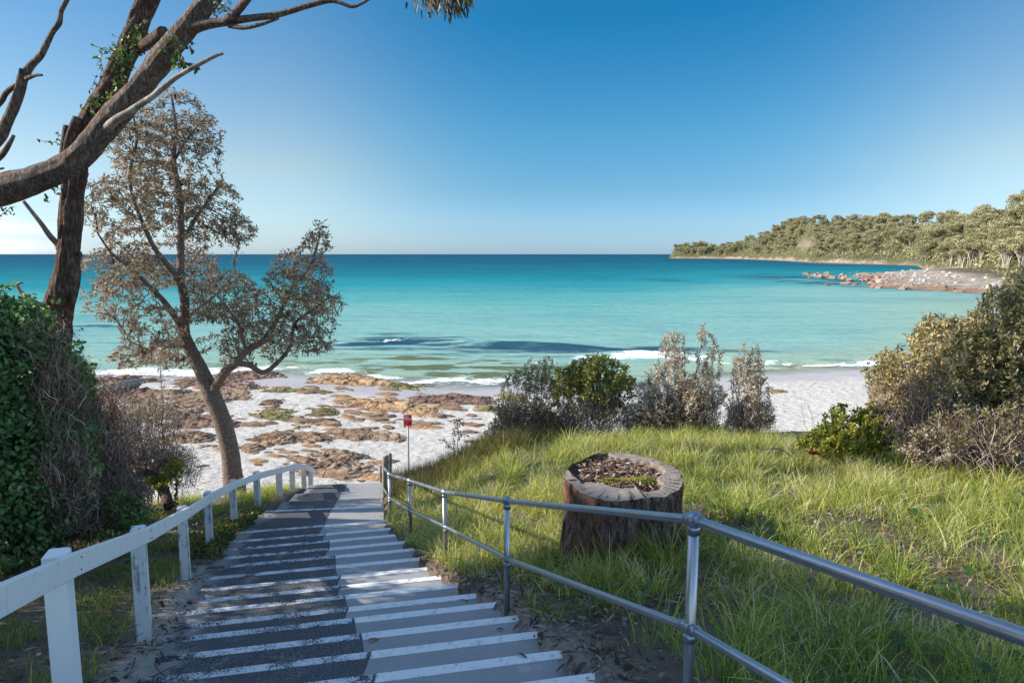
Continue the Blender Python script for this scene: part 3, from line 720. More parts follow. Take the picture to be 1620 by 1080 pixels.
# ------------------------------------------------------------------ stump
def stump():
    cx, cy = 1.17, 6.92; zt = -2.29; zb = gz(cx, cy) - .25
    root = thing('tree_stump', 'wide weathered tree stump with a hollow full of debris and moss standing in long grass', 'stump', (cx, cy, zb))
    na, nv = 260, 60
    th = np.linspace(0, 2 * pi, na, endpoint=False)
    # outline of the cut
    R0 = .635 * (1 + .055 * np.cos(2 * (th - .9)) + .03 * np.cos(3 * th + 1) + .02 * np.sin(5 * th) + .07 * np.exp(-((np.mod(th - 4.35 + pi, 2 * pi) - pi) / .35) ** 2))
    fl = fbm(np.cos(th) * 5, np.sin(th) * 5, octaves=4, seed=41) - .5
    def topz(x, y): return zt - zb + .075 * y - .03 * x
    V = np.linspace(0, 1, nv); TH, VV = np.meshgrid(th, V)
    h = zt - zb
    fine = (fbm(np.cos(TH) * 11, np.sin(TH) * 11, VV * 2.2, octaves=5, seed=43) - .5) * 1.0 - .5 * np.clip(.5 - np.abs(fbm(np.cos(TH) * 7, np.sin(TH) * 7, VV * 1.2, octaves=3, seed=49) - .5) * 9, 0, .5)
    butt = np.exp(-((np.mod(TH - 3.75 + pi, 2 * pi) - pi) / .26) ** 2) * .34 + np.exp(-((np.mod(TH - 5.6 + pi, 2 * pi) - pi) / .4) ** 2) * .12 + np.exp(-((np.mod(TH - 1.6 + pi, 2 * pi) - pi) / .4) ** 2) * .15
    RR = R0[None] * (1 + (1 - VV) ** 2.0 * (.08 + 1.15 * butt) - .05 * np.sin(VV * pi)) + fine * .15 * (1 - .55 * VV) + fl[None] * .10 * (1 - .4 * VV)
    RR = np.where(VV > .97, RR - .012, RR)
    X, Y = RR * np.cos(TH), RR * np.sin(TH); Zt = topz(X, Y); Z = VV * Zt
    m = MB(); X2 = np.hstack([X, X[:, :1]]); Y2 = np.hstack([Y, Y[:, :1]]); Z2 = np.hstack([Z, Z[:, :1]])
    m.grid(X2, Y2, Z2); m.f[4][-1] = m.f[4][-1][:, ::-1]
    nt = NT('stump side wood'); co = nt.coord(scale=(1, 1, .32)); a = nt.noise(co, 19, 7, .72); b = nt.noise(nt.coord(), 3, 4)
    cc = nt.ramp(a, [(.34, (.018, .012, .011)), (.46, (.085, .054, .043)), (.58, (.22, .155, .125)), (.75, (.42, .34, .29))])
    cc = nt.mix(nt.math('MULTIPLY', nt.step(b, .45, .65), .55), cc, (.20, .085, .05))
    mt = nt.fin(cc, .9, nt.bump(a, .9, .05), .15)
    side = m.build('side', mt, root); side.data.flip_normals()
    # cut face with hollow
    nr = 70; rr = np.linspace(0, 1, nr)
    RRg, TT = np.meshgrid(rr, np.append(th, th[0]), indexing='ij')
    Rtop = np.append(RR[-1], RR[-1, 0])[None] * RRg
    X, Y = Rtop * np.cos(TT), Rtop * np.sin(TT)
    hx, hy = -.05, .12
    q = np.hypot((X - hx) / .50, (Y - hy) / .50) + (fbm(X * 4, Y * 4, seed=45) - .5) * .7
    hollow = 1 - sst(.90, 1.0, q)
    cracks = (fbm(np.cos(TT) * 9, np.sin(TT) * 9, RRg * .8, octaves=3, seed=47) - .5)
    Z = topz(X, Y) - hollow * .065 + cracks * .010 * (1 - hollow) + (fbm(X * 18, Y * 18, seed=48) - .5) * .008 * (1 + 5 * hollow)
    m = MB(); m.grid(X, Y, Z, np.clip(hollow, 0, 1))
    nt = NT('grey cut wood'); co = nt.coord()
    w = nt.n('TexWave', wave_type='RINGS', rings_direction='Z'); w.inputs['Scale'].default_value = 7; w.inputs['Distortion'].default_value = 5; w.inputs['Detail'].default_value = 3; nt.l(co, w.inputs[0])
    a = nt.noise(co, 7, 5, .65); f = nt.noise(co, 55, 3, .7)
    cc = nt.mix(a, (.165, .137, .112), (.35, .30, .255)); cc = nt.mix(nt.math('MULTIPLY', w.outputs['Fac'], .12), cc, (.11, .09, .075)); cc = nt.mix(nt.step(f, .6, .75), cc, (.10, .08, .065))
    dirt = nt.mix(nt.noise(co, 35, 4, .7), (.028, .017, .012), (.17, .10, .07))
    cc = nt.mix(nt.attr(), cc, dirt)
    mt = nt.fin(cc, .85, nt.bump(nt.math('ADD', nt.math('MULTIPLY', w.outputs['Fac'], .25), f), .5, .010), .2)
    cf = m.build('cut_face', mt, root)
    # radial drying cracks
    m = MB()
    for k in range(70):
        t = RNG.uniform(0, 2 * pi); r1 = np.interp(t, th, RR[-1]) * RNG.uniform(.93, 1.0); r0 = r1 - RNG.uniform(.05, .22)
        rs = np.linspace(r0, r1, 5); tt = t + np.cumsum(RNG.normal(0, .006, 5))
        p = np.stack([rs * np.cos(tt), rs * np.sin(tt)], 1)
        if np.hypot((p[0, 0] - hx) / .42, (p[0, 1] - hy) / .46) < 1: continue
        pr = np.stack([-np.sin(tt), np.cos(tt)], 1) * np.linspace(.001, .0045, 5)[:, None]
        zz = topz(p[:, 0], p[:, 1]) + .007
        A = np.column_stack([p - pr, zz]); B = np.column_stack([p + pr, zz]); 
        m.add(np.vstack([A, B]), [[i, i + 1, i + 6, i + 5] for i in range(4)])
    nt = NT('dark crack'); m.build('drying_cracks', nt.fin((.02, .015, .012), 1.0, None, 0), cf, smooth=False)
    # debris in the hollow: bark chips, twigs
    m = MB(); N = 1000; ang = RNG.uniform(0, 2 * pi, N); r = np.sqrt(RNG.uniform(0, 1, N))
    x, y = hx + .43 * r * np.cos(ang), hy + .44 * r * np.sin(ang)
    z = topz(x, y) - .06 + RNG.uniform(0, .05, N)
    d = unit(N); d[:, 2] *= .35
    m.leaves(np.stack([x, y, z], 1), d, unit(N) * .3 + np.array([0, 0, 1]), RNG.uniform(.03, .09, N), RNG.uniform(.012, .035, N), RNG.uniform(0, 1, N))
    for k in range(46):
        a0 = RNG.uniform(0, 2 * pi); rr_ = sqrt(RNG.uniform(0, .9)); c0 = np.array([hx + .34 * rr_ * cos(a0), hy + .38 * rr_ * sin(a0), 0]); c0[2] = topz(c0[0], c0[1]) - .035 + RNG.uniform(0, .05)
        dd = unit(1)[0]; dd[2] *= .25; L = RNG.uniform(.06, .2)
        m.tube([c0 - dd * L / 2, c0 + dd * L * .1 + unit(1)[0] * .01, c0 + dd * L / 2], [.004, .0035, .002], 5, tint=RNG.uniform(.4, 1))
    deb = leaf_mat('bark chips', [(0, (.04, .024, .017)), (.4, (.16, .09, .06)), (.75, (.34, .22, .16)), (1, (.52, .45, .38))], .9, .05)
    o = m.build('debris', deb, root); o['kind'] = 'stuff'
    m = MB()
    for (mx, my, sx_, sy_, cnt) in ((.13, -.10, .22, .075, 1500), (-.14, -.12, .13, .06, 600), (.24, -.04, .08, .06, 300)):
        N = cnt; x = mx + RNG.normal(0, .5, N) * sx_; y = my + RNG.normal(0, .5, N) * sy_
        z = topz(x, y) - .045 + .03 * np.exp(-((x - mx) / sx_) ** 2 * 2 - ((y - my) / sy_) ** 2 * 2)
        d = unit(N) * .5 + np.array([0, 0, 1.0])
        m.leaves(np.stack([x, y, z], 1), d, unit(N), RNG.uniform(.015, .04, N), .006, RNG.uniform(0, 1, N), simple=True)
    o = m.build('moss', leaf_mat('stump moss', [(0, (.16, .18, .03)), (.6, (.38, .40, .08)), (1, (.50, .48, .16))], .8, .4), root); o['kind'] = 'stuff'
    return cx, cy, zt
STX, STY, STZ = stump()
# ------------------------------------------------------------------ space colonisation
def colonize(nodes, par, attr, step, infl, kill, maxit=140, bias=(0, 0, 0), maxn=9000):
    """grow branch nodes toward attractor points; returns positions and parents"""
    pos = np.zeros((maxn, 3)); pr = np.full(maxn, -1, int); n = len(nodes)
    pos[:n] = nodes; pr[:n] = par
    A = np.asarray(attr, float); best = np.full(len(A), 1e9); near = np.zeros(len(A), int)
    def upd(lo, hi):
        nonlocal best, near
        for s in range(lo, hi, 400):
            e = min(hi, s + 400)
            D = np.linalg.norm(A[:, None] - pos[None, s:e], axis=2)
            k = D.argmin(1); d = D[np.arange(len(A)), k]
            u = d < best; best[u] = d[u]; near[u] = k[u] + s
    upd(0, n); bias = np.array(bias)
    for it in range(maxit):
        ok = best < infl
        if not ok.any() or n >= maxn - 2: break
        dirs = A[ok] - pos[near[ok]]; dirs /= np.linalg.norm(dirs, axis=1)[:, None] + 1e-9
        acc = np.zeros((n, 3)); cnt = np.zeros(n)
        np.add.at(acc, near[ok], dirs); np.add.at(cnt, near[ok], 1)
        gi = np.nonzero(cnt)[0]
        d = acc[gi] / cnt[gi][:, None] + bias + RNG.normal(0, .12, (len(gi), 3)); d /= np.linalg.norm(d, axis=1)[:, None] + 1e-9
        new = pos[gi] + d * step
        k = min(len(new), maxn - n); new = new[:k]; gi = gi[:k]
        pos[n:n + k] = new; pr[n:n + k] = gi; o = n; n += k
        upd(o, n)
        keep = best > kill
        A, best, near = A[keep], best[keep], near[keep]
        if len(A) == 0: break
    return pos[:n], pr[:n]
def skeleton_mesh(m, pos, par, r_tip, power=2.3, rmin_over=None, nseg=6, tint=.5, rmax=None, mi=0):
    """pipe-model radii, one tube per unbranched run; returns radii and number of tips below each node"""
    n = len(pos); w = np.zeros(n); ch = [[] for _ in range(n)]
    for i in range(n):
        if par[i] >= 0: ch[par[i]].append(i)
    tips = np.zeros(n)
    for i in range(n - 1, -1, -1):
        if not ch[i]: w[i] = r_tip ** power; tips[i] = 1
        if par[i] >= 0: w[par[i]] += w[i]; tips[par[i]] += tips[i]
    r = w ** (1 / power)
    if rmin_over is not None:
        k = len(rmin_over); r[:k] = np.maximum(rmin_over, r_tip)
        for i in range(k, n): r[i] = min(r[i], r[par[i]] * .9) if par[i] < k else min(r[i], r[par[i]])
    if rmax: r = np.minimum(r, rmax)
    seen = np.zeros(n, bool)
    starts = [i for i in range(n) if par[i] < 0]
    stack = [(i, None) for i in starts]
    while stack:
        i, p = stack.pop()
        chain = [i] if p is None else [p, i]
        while ch[chain[-1]]:
            c = sorted(ch[chain[-1]], key=lambda q: -r[q])
            for q in c[1:]: stack.append((q, chain[-1]))
            chain.append(c[0])
        if len(chain) < 2: continue
        rr = r[chain].copy()
        if p is not None: rr[0] = rr[1]
        ns = nseg + (6 if rr.max() > .04 else 0) if rr.max() > r_tip * 2.5 else max(3, nseg - 2)
        m.tube(pos[chain], rr, ns, cap=rr.max() > .02, tint=tint, mi=mi)
    return r, tips, ch
def ell(c, r, n, hollow=.35, sq=1.0):
    u = unit(n); q = RNG.uniform(hollow ** 3, 1, n) ** (1 / 3)
    return np.asarray(c) + u * q[:, None] * np.asarray(r)
CLUMP = .65
def pell(px, py, rx, ry, y, ryd, n, hollow=.35):
    """ellipsoid of attractor points: measured in the picture at ground distance y, turned into metres"""
    c = P(px, py, y); s = y / 1080 / ray(px, py)[1]
    q = ell(c, (rx * s, ryd, ry * s), int(n * (1 + CLUMP)), hollow)
    f_ = 11.0 / max(y * .75, 4)                                     # foliage grows in clumps with gaps between them
    w_ = fbm(q[:, 0] * f_ * 2.0, q[:, 1] * f_ * 2.0, q[:, 2] * f_ * 2.0, octaves=2, seed=int(px) % 97)
    return q[np.argsort(-w_ + RNG.normal(0, .04, len(q)))[:n]]
def limb(pts, y0, step=.12):
    """traced limb: rows (px, py, diameter_px, dy) -> xyz, radius"""
    q = []
    for px, py, d, dy in pts:
        y = y0 + dy; p = P(px, py, y); q.append([*p, d * y / 1080 / 2 * 1.0])
    return spline(np.array(q), step)
def merge_limbs(limbs):
    """list of (samples, index-of-parent-limb or None): joins at the nearest sample"""
    pos, rad, par, rng_ = [], [], [], []
    for smp, pl in limbs:
        b = len(pos)
        for i, s in enumerate(smp):
            if i == 0:
                if pl is None: pp = -1
                else:
                    a0, a1 = rng_[pl]; pp = a0 + int(np.argmin(np.linalg.norm(np.array(pos[a0:a1]) - s[:3], axis=1)))
            else: pp = len(pos) - 1
            pos.append(s[:3]); rad.append(s[3]); par.append(pp)
        rng_.append((b, len(pos)))
    return np.array(pos), np.array(rad), np.array(par)
def rosettes(m, c, d, per, L, W, tint, spread=1.0, mi=0, simple=False, up=.0, rng=RNG):
    """tufts of leaves round twig ends"""
    n = len(c)
    cc = np.repeat(c, per, 0) + rng.normal(0, L * .35, (n * per, 3))
    dd = np.repeat(d, per, 0) * .7 + unit(n * per) * spread + np.array([0, 0, up])
    tt = np.clip(np.repeat(tint, per) + rng.normal(0, .16, n * per), 0, 1)
    m.leaves(cc, dd, unit(n * per) + np.array([0, 0, .6]), L * rng.uniform(.6, 1.25, n * per), W * rng.uniform(.7, 1.2, n * per), tt, mi, simple)

# ------------------------------------------------------------------ bark
def bark_mat(name, lo, mid, hi, scale=12, bump=.9, dist=.04, stretch=.25, red=None):
    n = NT(name); co = n.coord(scale=(1, 1, stretch)); a = n.noise(co, scale, 6, .68); b = n.noise(n.coord(), scale * .22, 4)
    cc = n.ramp(a, [(.3, lo), (.5, mid), (.68, hi)])
    if red: cc = n.mix(n.math('MULTIPLY', n.step(b, .5, .66), .8), cc, red)
    return n.fin(cc, .9, n.bump(a, bump, dist), .2)
def ribbed(m, sm, n=28, amp=.10, tint=.5, seed=0, mi=0, zs=1.6, fs=5.0):
    """thick limb with furrowed, lumpy bark as real relief"""
    b = m.n; pts, rad = sm[:, :3], sm[:, 3]
    m.tube(pts, rad, n, cap=True, tint=tint, mi=mi)
    V = m.v[-2] if len(m.v[-1]) == 2 else m.v[-1]
    k = len(pts); V = V.reshape(k, n, 3); L = np.concatenate([[0], np.cumsum(np.linalg.norm(np.diff(pts, axis=0), axis=1))])
    a = np.linspace(0, 2 * pi, n, endpoint=False)
    f = fbm(np.cos(a)[None] * fs + 0 * L[:, None], np.sin(a)[None] * fs + 0 * L[:, None], L[:, None] * zs + 0 * a[None], octaves=5, seed=seed) - .5
    lum = fbm(np.cos(a)[None] * 1.2 + 0 * L[:, None], np.sin(a)[None] * 1.2 + 0 * L[:, None], L[:, None] * 2.2 + 0 * a[None], octaves=3, seed=seed + 5) - .5
    off = V - pts[:, None]; V[:] = pts[:, None] + off * (1 + amp * 4.2 * f + amp * 2.4 * lum)[..., None]
BARK_A = bark_mat('dark furrowed bark', (.024, .016, .014), (.15, .102, .080), (.36, .27, .225), 30, 1, .16, .20, (.15, .05, .028))
BARK_B = bark_mat('grey brown bark', (.032, .024, .021), (.215, .165, .138), (.45, .375, .325), 28, 1, .16, .25, (.23, .10, .055))
BARK_DEAD = bark_mat('bleached dead wood', (.09, .075, .065), (.25, .215, .185), (.42, .38, .34), 9, .6, .02)
BARK_BK = bark_mat('pebbly grey bark', (.065, .046, .038), (.175, .128, .104), (.30, .225, .185), 26, 1, .03, .8)
TWIG = bark_mat('grey brown twigs', (.05, .036, .028), (.13, .095, .075), (.24, .19, .155), 8, .3, .01)
TWIG_RED = bark_mat('reddish twigs', (.06, .03, .022), (.16, .085, .062), (.28, .18, .14), 8, .3, .01)

# ------------------------------------------------------------------ banksia
def banksia():
    y0 = 14.9
    tr = limb([(372, 768, 46, 0), (368, 752, 38, 0), (364, 715, 35, 0), (352, 667, 34, 0), (334, 622, 33, 0), (318, 585, 27, 0), (297, 544, 24, 0), (291, 522, 21, 0), (292, 474, 17, 0), (285, 444, 15, -.05)], y0)
    base = tr[0, :3].copy(); base[2] = gz(base[0], base[1]) - .15
    tr[0, :3] = base
    L = [(tr, None),
         (limb([(285, 444, 15, -.05), (286, 400, 13, .1), (285, 315, 11, .2), (275, 255, 9, .3), (278, 200, 6, .3), (271, 150, 4, .35)], y0), 0),
         (limb([(285, 444, 12, -.05), (262, 415, 10, -.3), (243, 390, 9, -.4), (218, 333, 7, -.5), (205, 281, 6, -.5), (216, 222, 5, -.5), (210, 178, 3.5, -.5)], y0), 0),
         (limb([(290, 522, 13, 0), (262, 480, 11, -.3), (238, 455, 9, -.5), (214, 431, 7, -.7), (178, 402, 5, -.9), (155, 370, 3.5, -1.0)], y0), 0),
         (limb([(334, 622, 22, 0), (345, 606, 19, -.15), (356, 588, 17, -.25), (374, 574, 15, -.35), (389, 556, 13, -.4), (418, 537, 11, -.5), (441, 500, 9, -.6), (463, 455, 7, -.6), (489, 425, 5, -.6), (504, 380, 4, -.6)], y0), 0),
         (limb([(374, 574, 12, -.35), (396, 578, 11, -.1), (415, 589, 10, .1), (434, 578, 9, .25), (459, 548, 7.5, .4), (467, 511, 6, .5), (498, 488, 4.5, .5), (520, 470, 3.5, .5)], y0), 4),
         (limb([(288, 380, 8, .1), (310, 345, 6, .5), (335, 310, 5, .7), (352, 285, 3.5, .8)], y0), 1),
         (limb([(278, 250, 6, .3), (300, 215, 4.5, .1), (322, 190, 3, .0)], y0), 1),
         (limb([(300, 548, 7, 0), (262, 548, 5.5, -.5), (232, 552, 4.5, -.9), (205, 540, 3.5, -1.1)], y0), 0),
         (limb([(316, 584, 7, 0), (305, 575, 5, .5), (285, 560, 4, .9), (262, 572, 3.5, 1.2)], y0), 0),
         (limb([(389, 556, 7, -.4), (380, 520, 5.5, -.9), (362, 490, 4.5, -1.1), (345, 470, 3, -1.2)], y0), 4),
         (limb([(290, 505, 7, 0), (325, 480, 6, .6), (352, 455, 5, .9), (372, 430, 3.5, 1.0)], y0), 0)]
    pos, rad, par = merge_limbs(L); rad = rad * .82
    at = [pell(275, 200, 62, 60, y0 + .1, .8, 609, .2), pell(225, 230, 58, 50, y0 - .5, .8, 522, .2), pell(320, 225, 36, 45, y0 + .1, .6, 275, .2),
          pell(205, 330, 66, 66, y0 - .6, 1.0, 754, .2), pell(320, 330, 62, 60, y0 + .5, 1.0, 638, .2), pell(365, 362, 42, 30, y0 + .6, .7, 319, .2), pell(260, 300, 70, 50, y0 + .6, .7, 435),
          pell(195, 430, 62, 48, y0 - .8, 1.0, 609, .2), pell(175, 480, 34, 30, y0 - 1, .7, 217, .2), pell(285, 420, 60, 45, y0 + .7, .9, 377), pell(355, 470, 50, 46, y0 - .1, 1.2, 464),
          pell(245, 520, 48, 42, y0 - .8, .9, 348), pell(225, 565, 40, 26, y0 - .2, .9, 188),
          pell(475, 440, 52, 48, y0 - .5, .9, 551, .2), pell(500, 490, 42, 48, y0 + .3, .9, 493, .2), pell(502, 385, 24, 34, y0 - .6, .4, 130, .2), pell(455, 525, 50, 32, y0 + .2, .9, 319), pell(420, 490, 40, 40, y0 - .5, .8, 290), pell(495, 545, 36, 22, y0 + .4, .7, 159), pell(390, 530, 40, 30, y0 + .3, .9, 203)]
    pos2, par2 = colonize(pos, par, np.concatenate(at), .08, 1.1, .135, 170, (0, 0, .10), 18000)
    root = thing('banksia_tree', 'open grey brown banksia tree leaning beside the white handrail above the sand', 'tree', tuple(base))
    m = MB()
    r, tips, ch = skeleton_mesh(m, pos2 - base, par2, .0045, 2.2, rad, 6)
    m.build('trunk', BARK_BK, root)
    fine = np.nonzero((r < .0125) & (np.arange(len(r)) >= len(pos)))[0]
    d = pos2[fine] - pos2[par2[fine]]; d /= np.linalg.norm(d, axis=1)[:, None] + 1e-9
    pick = RNG.uniform(0, 1, len(fine)) < np.where(tips[fine] <= 1, .95, .5)
    c = pos2[fine][pick] - base; dd = d[pick]
    tn = np.clip(.25 + .7 * (fbm(c[:, 0] * 1.6, c[:, 1] * 1.6, c[:, 2] * 1.6, seed=51)), 0, 1)
    m = MB(); rosettes(m, c, dd, 9, .10, .030, tn, .8)
    sel = RNG.uniform(0, 1, len(c)) < .035
    for p in c[sel]:
        m.sphere(p + RNG.normal(0, .02, 3), RNG.uniform(.022, .034), 6, 5, tint=RNG.choice([0.02, 0.03, .98]), scale=(1, 1, 1.9))
    m.build('crown', leaf_mat('banksia leaves', [(0, (.09, .05, .034)), (.2, (.125, .095, .055)), (.45, (.21, .165, .108)), (.7, (.33, .265, .19)), (.9, (.48, .41, .325)), (1, (.34, .16, .07))], .6, .28), root)
banksia()

# ------------------------------------------------------------------ tall eucalypts at the left
def sprig(m, ml, c, n, s, L, W, tint=(.2, .9)):
    """a spray of broad juvenile leaves on thin stems"""
    for k in range(n):
        d = unit(1)[0]; d[1] -= .2; e = c + d * s * RNG.uniform(.4, 1.2) + np.array([0, 0, -.05 * s])
        mid = (c + e) / 2 + unit(1)[0] * s * .15
        q = spline(np.array([c, mid, e]), .03); m.tube(q, np.linspace(.006, .002, len(q)), 4, cap=False)
        kk = max(3, int(s * 22)); idx = RNG.integers(len(q) // 4, len(q), kk)
        ml.leaves(q[idx], unit(kk) + np.array([0, 0, -.25]), unit(kk), L * RNG.uniform(.6, 1.2, kk), W * RNG.uniform(.7, 1.1, kk), RNG.uniform(*tint, kk), 1 if m is ml else 0)
EUC = leaf_mat('broad green leaves', [(0, (.020, .045, .018)), (.5, (.05, .10, .028)), (.85, (.12, .17, .05)), (1, (.20, .13, .06))], .45, .4)
EUC_HI = leaf_mat('hanging narrow leaves', [(0, (.020, .026, .014)), (.5, (.06, .068, .032)), (.8, (.15, .13, .08)), (1, (.30, .22, .15))], .45, .3)
def eucalypt_a():
    y0 = 11.2
    tr = limb([(84, 640, 48, 0), (88, 548, 41, 0), (91, 498, 42, 0), (104, 440, 37, 0), (109, 390, 33, 0), (113, 330, 33, 0), (117, 285, 34, .05), (122, 240, 32, .1), (138, 200, 31, .15), (160, 165, 32, .15), (180, 130, 33, .15), (197, 90, 31, .15), (216, 40, 30, .15), (240, -15, 28, .15), (262, -80, 26, .2), (275, -180, 22, .3), (268, -300, 16, .4), (280, -420, 10, .5)], y0, .06)
    base = tr[0, :3].copy(); base[2] = gz(base[0], base[1]) - .2
    tr = np.vstack([[*base, tr[0, 3] * 1.3], tr[1:]]); tr = np.vstack([spline(tr[:3], .08)[:-1], tr[2:]])
    root = thing('tall_eucalypt', 'upright dark barked eucalypt with leafy sprouts behind the green hedge at the left', 'tree', tuple(base))
    m = MB(); s = tr.copy(); s[:, :3] -= base; ribbed(m, s, 36, .13, seed=61, fs=6)
    def sub(pts, name_mat=None, n=12, amp=.1, seed=0, st=.03):
        q = limb(pts, y0, st); q[:, :3] -= base; ribbed(m2, q, n, amp, seed=seed)
    for pts, sd_ in (([(108, 268, 20, .0), (109, 240, 20, -.05), (113, 215, 17, -.08), (122, 185, 12, -.08)], 3), ([(100, 262, 16, -.03), (104, 228, 14, -.08), (106, 198, 9, -.1)], 4),
                ([(122, 300, 10, 0), (134, 282, 7, 0), (139, 274, 4, 0)], 5), ([(205, 85, 15, .1), (222, 76, 15, -.1), (240, 63, 16, -.45), (258, 50, 17, -.75)], 6), ([(120, 405, 8, 0), (127, 400, 5, -.1), (128, 412, 3, -.1)], 7), ([(105, 480, 8, .02), (116, 468, 7, -.12), (113, 500, 4, -.14)], 8)):
        m2 = m; sub(pts, seed=sd_)
    m.build('trunk', BARK_A, root)
    m = MB(); m2 = m
    sub([(93, 395, 8, 0), (90, 386, 8.5, 0), (78, 372, 8, -.1), (66, 355, 7, -.15), (52, 337, 6, -.2), (37, 318, 5, -.25)], seed=12, n=8)
    m.build('dead_branch', BARK_DEAD, root); m = MB(); m2 = m
    sub([(74, 488, 10, .0), (62, 481, 7, -.1), (48, 473, 6.5, -.15), (36, 465, 6, -.2), (29, 456, 5, -.2), (28, 449, 4.5, -.2), (36, 447, 3, -.2)], seed=13, n=8, amp=.06)
    m.build('dead_branch', BARK_DEAD, root)
    m = MB(); ml = MB()
    for px, py, n, sz in ((205, 62, 9, .34), (182, 78, 8, .36), (220, 45, 7, .3), (200, 95, 8, .32), (172, 155, 7, .28), (165, 165, 6, .28), (230, 72, 5, .26), (195, 115, 6, .26), (185, 140, 5, .26)):
        m = MB(); sprig(m, m, P(px, py, y0 - .12) - base, n, sz, .085, .055); m.build('leafy_sprout', [TWIG, EUC], root)
    for px, py, n, sz in ((88, 225, 3, .28), (92, 305, 3, .22), (148, 132, 3, .2), (162, 108, 4, .22), (136, 175, 3, .2)):
        m = MB(); sprig(m, m, P(px, py, y0) - base, n, sz, .07, .04); m.build('leafy_sprout', [TWIG, EUC], root)
    # crown well above, with limbs
    cr = MB(); tw = MB()
    top = tr[-1, :3]
    ats = np.concatenate([ell(top + np.array(o_), (1.7, 1.7, .9), 130) for o_ in ((0, 0, .6), (-1.6, .6, -.4), (1.5, .4, -.6), (.3, 1.7, -.3))])
    sel = np.arange(len(tr) - 60, len(tr)); nodes = tr[sel, :3]
    p2, pr2 = colonize(nodes, np.arange(-1, len(nodes) - 1), ats, .22, 4, .35, 60)
    r, tips, ch = skeleton_mesh(tw, p2 - base, pr2, .008, 2.2, tr[sel, 3], 6)
    fine = np.nonzero(tips <= 2)[0]; fine = fine[fine > len(nodes)]
    rosettes(cr, p2[fine] - base, unit(len(fine)) - np.array([0, 0, .6]), 9, .13, .03, RNG.uniform(0, .8, len(fine)), .8, simple=True)
    tw.build('branches', BARK_A, root); cr.build('crown', EUC_HI, root)
eucalypt_a()
def eucalypt_b():
    y0 = 10.2
    tr = limb([(-430, 900, 74, .4), (-390, 720, 66, .3), (-320, 520, 58, .2), (-200, 385, 52, .1), (-90, 330, 48, 0), (-20, 307, 45, 0), (40, 289, 42, 0), (92, 269, 38, 0), (128, 246, 35, 0), (162, 207, 36, 0), (198, 166, 35, 0), (222, 138, 34, 0), (243, 110, 34, 0), (272, 72, 33, 0), (300, 38, 29, 0), (330, 0, 27, 0), (372, -60, 24, .1), (420, -150, 19, .2), (450, -260, 12, .3)], y0, .055)
    base = tr[0, :3].copy(); base[2] = gz(base[0], base[1]) - .3; tr[0, :3] = base
    root = thing('leaning_eucalypt', 'thick grey brown eucalypt trunk leaning in from the left across the upright tree', 'tree', tuple(base))
    m = MB(); s = tr.copy(); s[:, :3] -= base; ribbed(m, s, 36, .11, seed=71, fs=6)
    def sub(pts, mm, n=12, amp=.09, seed=0, st=.03):
        q = limb(pts, y0, st); q[:, :3] -= base; ribbed(mm, q, n, amp, seed=seed); return q
    b1 = sub([(296, 50, 20, 0), (312, 42, 18, -.05), (335, 37, 15, -.1), (362, 34, 12, -.15), (400, 29, 10, -.2), (444, 22, 9, -.2), (485, 10, 8, -.2), (518, 2, 7, -.2), (536, 4, 5.5, -.2), (556, 11, 5, -.2), (570, 7, 4, -.2), (590, -4, 3, -.2)], m, seed=3)
    sub([(345, 38, 12, -.1), (362, 30, 13, -.2), (376, 17, 12, -.25), (392, -3, 11, -.3), (420, -40, 9, -.3), (470, -90, 6, -.3)], m, seed=4)
    sub([(362, 40, 8, -.15), (385, 44, 6.5, -.25), (411, 39, 5.5, -.3), (441, 29, 4, -.3)], m, seed=5)
    sub([(470, 14, 5, -.2), (510, 0, 5, -.2), (530, -8, 4, -.2)], m, seed=8, n=8)
    m.build('trunk', BARK_B, root)
    m = MB()
    sub([(168, 204, 14, -.08), (186, 188, 12, -.25), (203, 178, 11, -.3), (224, 164, 9.5, -.35), (243, 152, 9, -.4), (260, 138, 8.5, -.4), (278, 123, 7.5, -.45), (300, 110, 6.5, -.5), (322, 98, 6, -.5), (342, 88, 5.5, -.5), (353, 85, 4, -.5)], m, n=10, amp=.07, seed=6)
    m.build('dead_branch', BARK_DEAD, root)
    m = MB(); ml = MB()
    for px, py, n, sz, L in ((298, 75, 5, .22, .085), (284, 98, 5, .2, .1), (300, 100, 4, .2, .12), (363, 14, 7, .2, .05), (352, 8, 6, .18, .05), (344, 18, 4, .12, .05), (275, 75, 3, .2, .07)):
        m = MB(); sprig(m, m, P(px, py, y0 - .15) - base, n, sz, L, L * .62, (.3, 1)); m.build('leafy_sprout', [TWIG, EUC], root)
    for px, py in ((30, 300), (75, 312), (85, 302), (10, 335), (40, 282), (5, 330)):
        m = MB(); sprig(m, m, P(px, py, y0) - base, 3, .2, .06, .03); m.build('leafy_sprout', [TWIG, EUC], root)
    cr = MB(); tw = MB(); top = tr[-1, :3]
    ats = np.concatenate([ell(top + np.array(o_), (1.6, 1.6, .8), 120) for o_ in ((0, 0, .6), (-1.4, .6, .2), (1.6, .3, .3), (.3, 1.5, 0))])
    sel = np.arange(len(tr) - 50, len(tr)); nodes = tr[sel, :3]
    p2, pr2 = colonize(nodes, np.arange(-1, len(nodes) - 1), ats, .22, 4, .35, 60)
    r, tips, ch = skeleton_mesh(tw, p2 - base, pr2, .008, 2.2, tr[sel, 3], 6)
    fine = np.nonzero(tips <= 2)[0]; fine = fine[fine > len(nodes)]
    rosettes(cr, p2[fine] - base, unit(len(fine)) - np.array([0, 0, .6]), 9, .13, .03, RNG.uniform(0, .8, len(fine)), .8, simple=True)
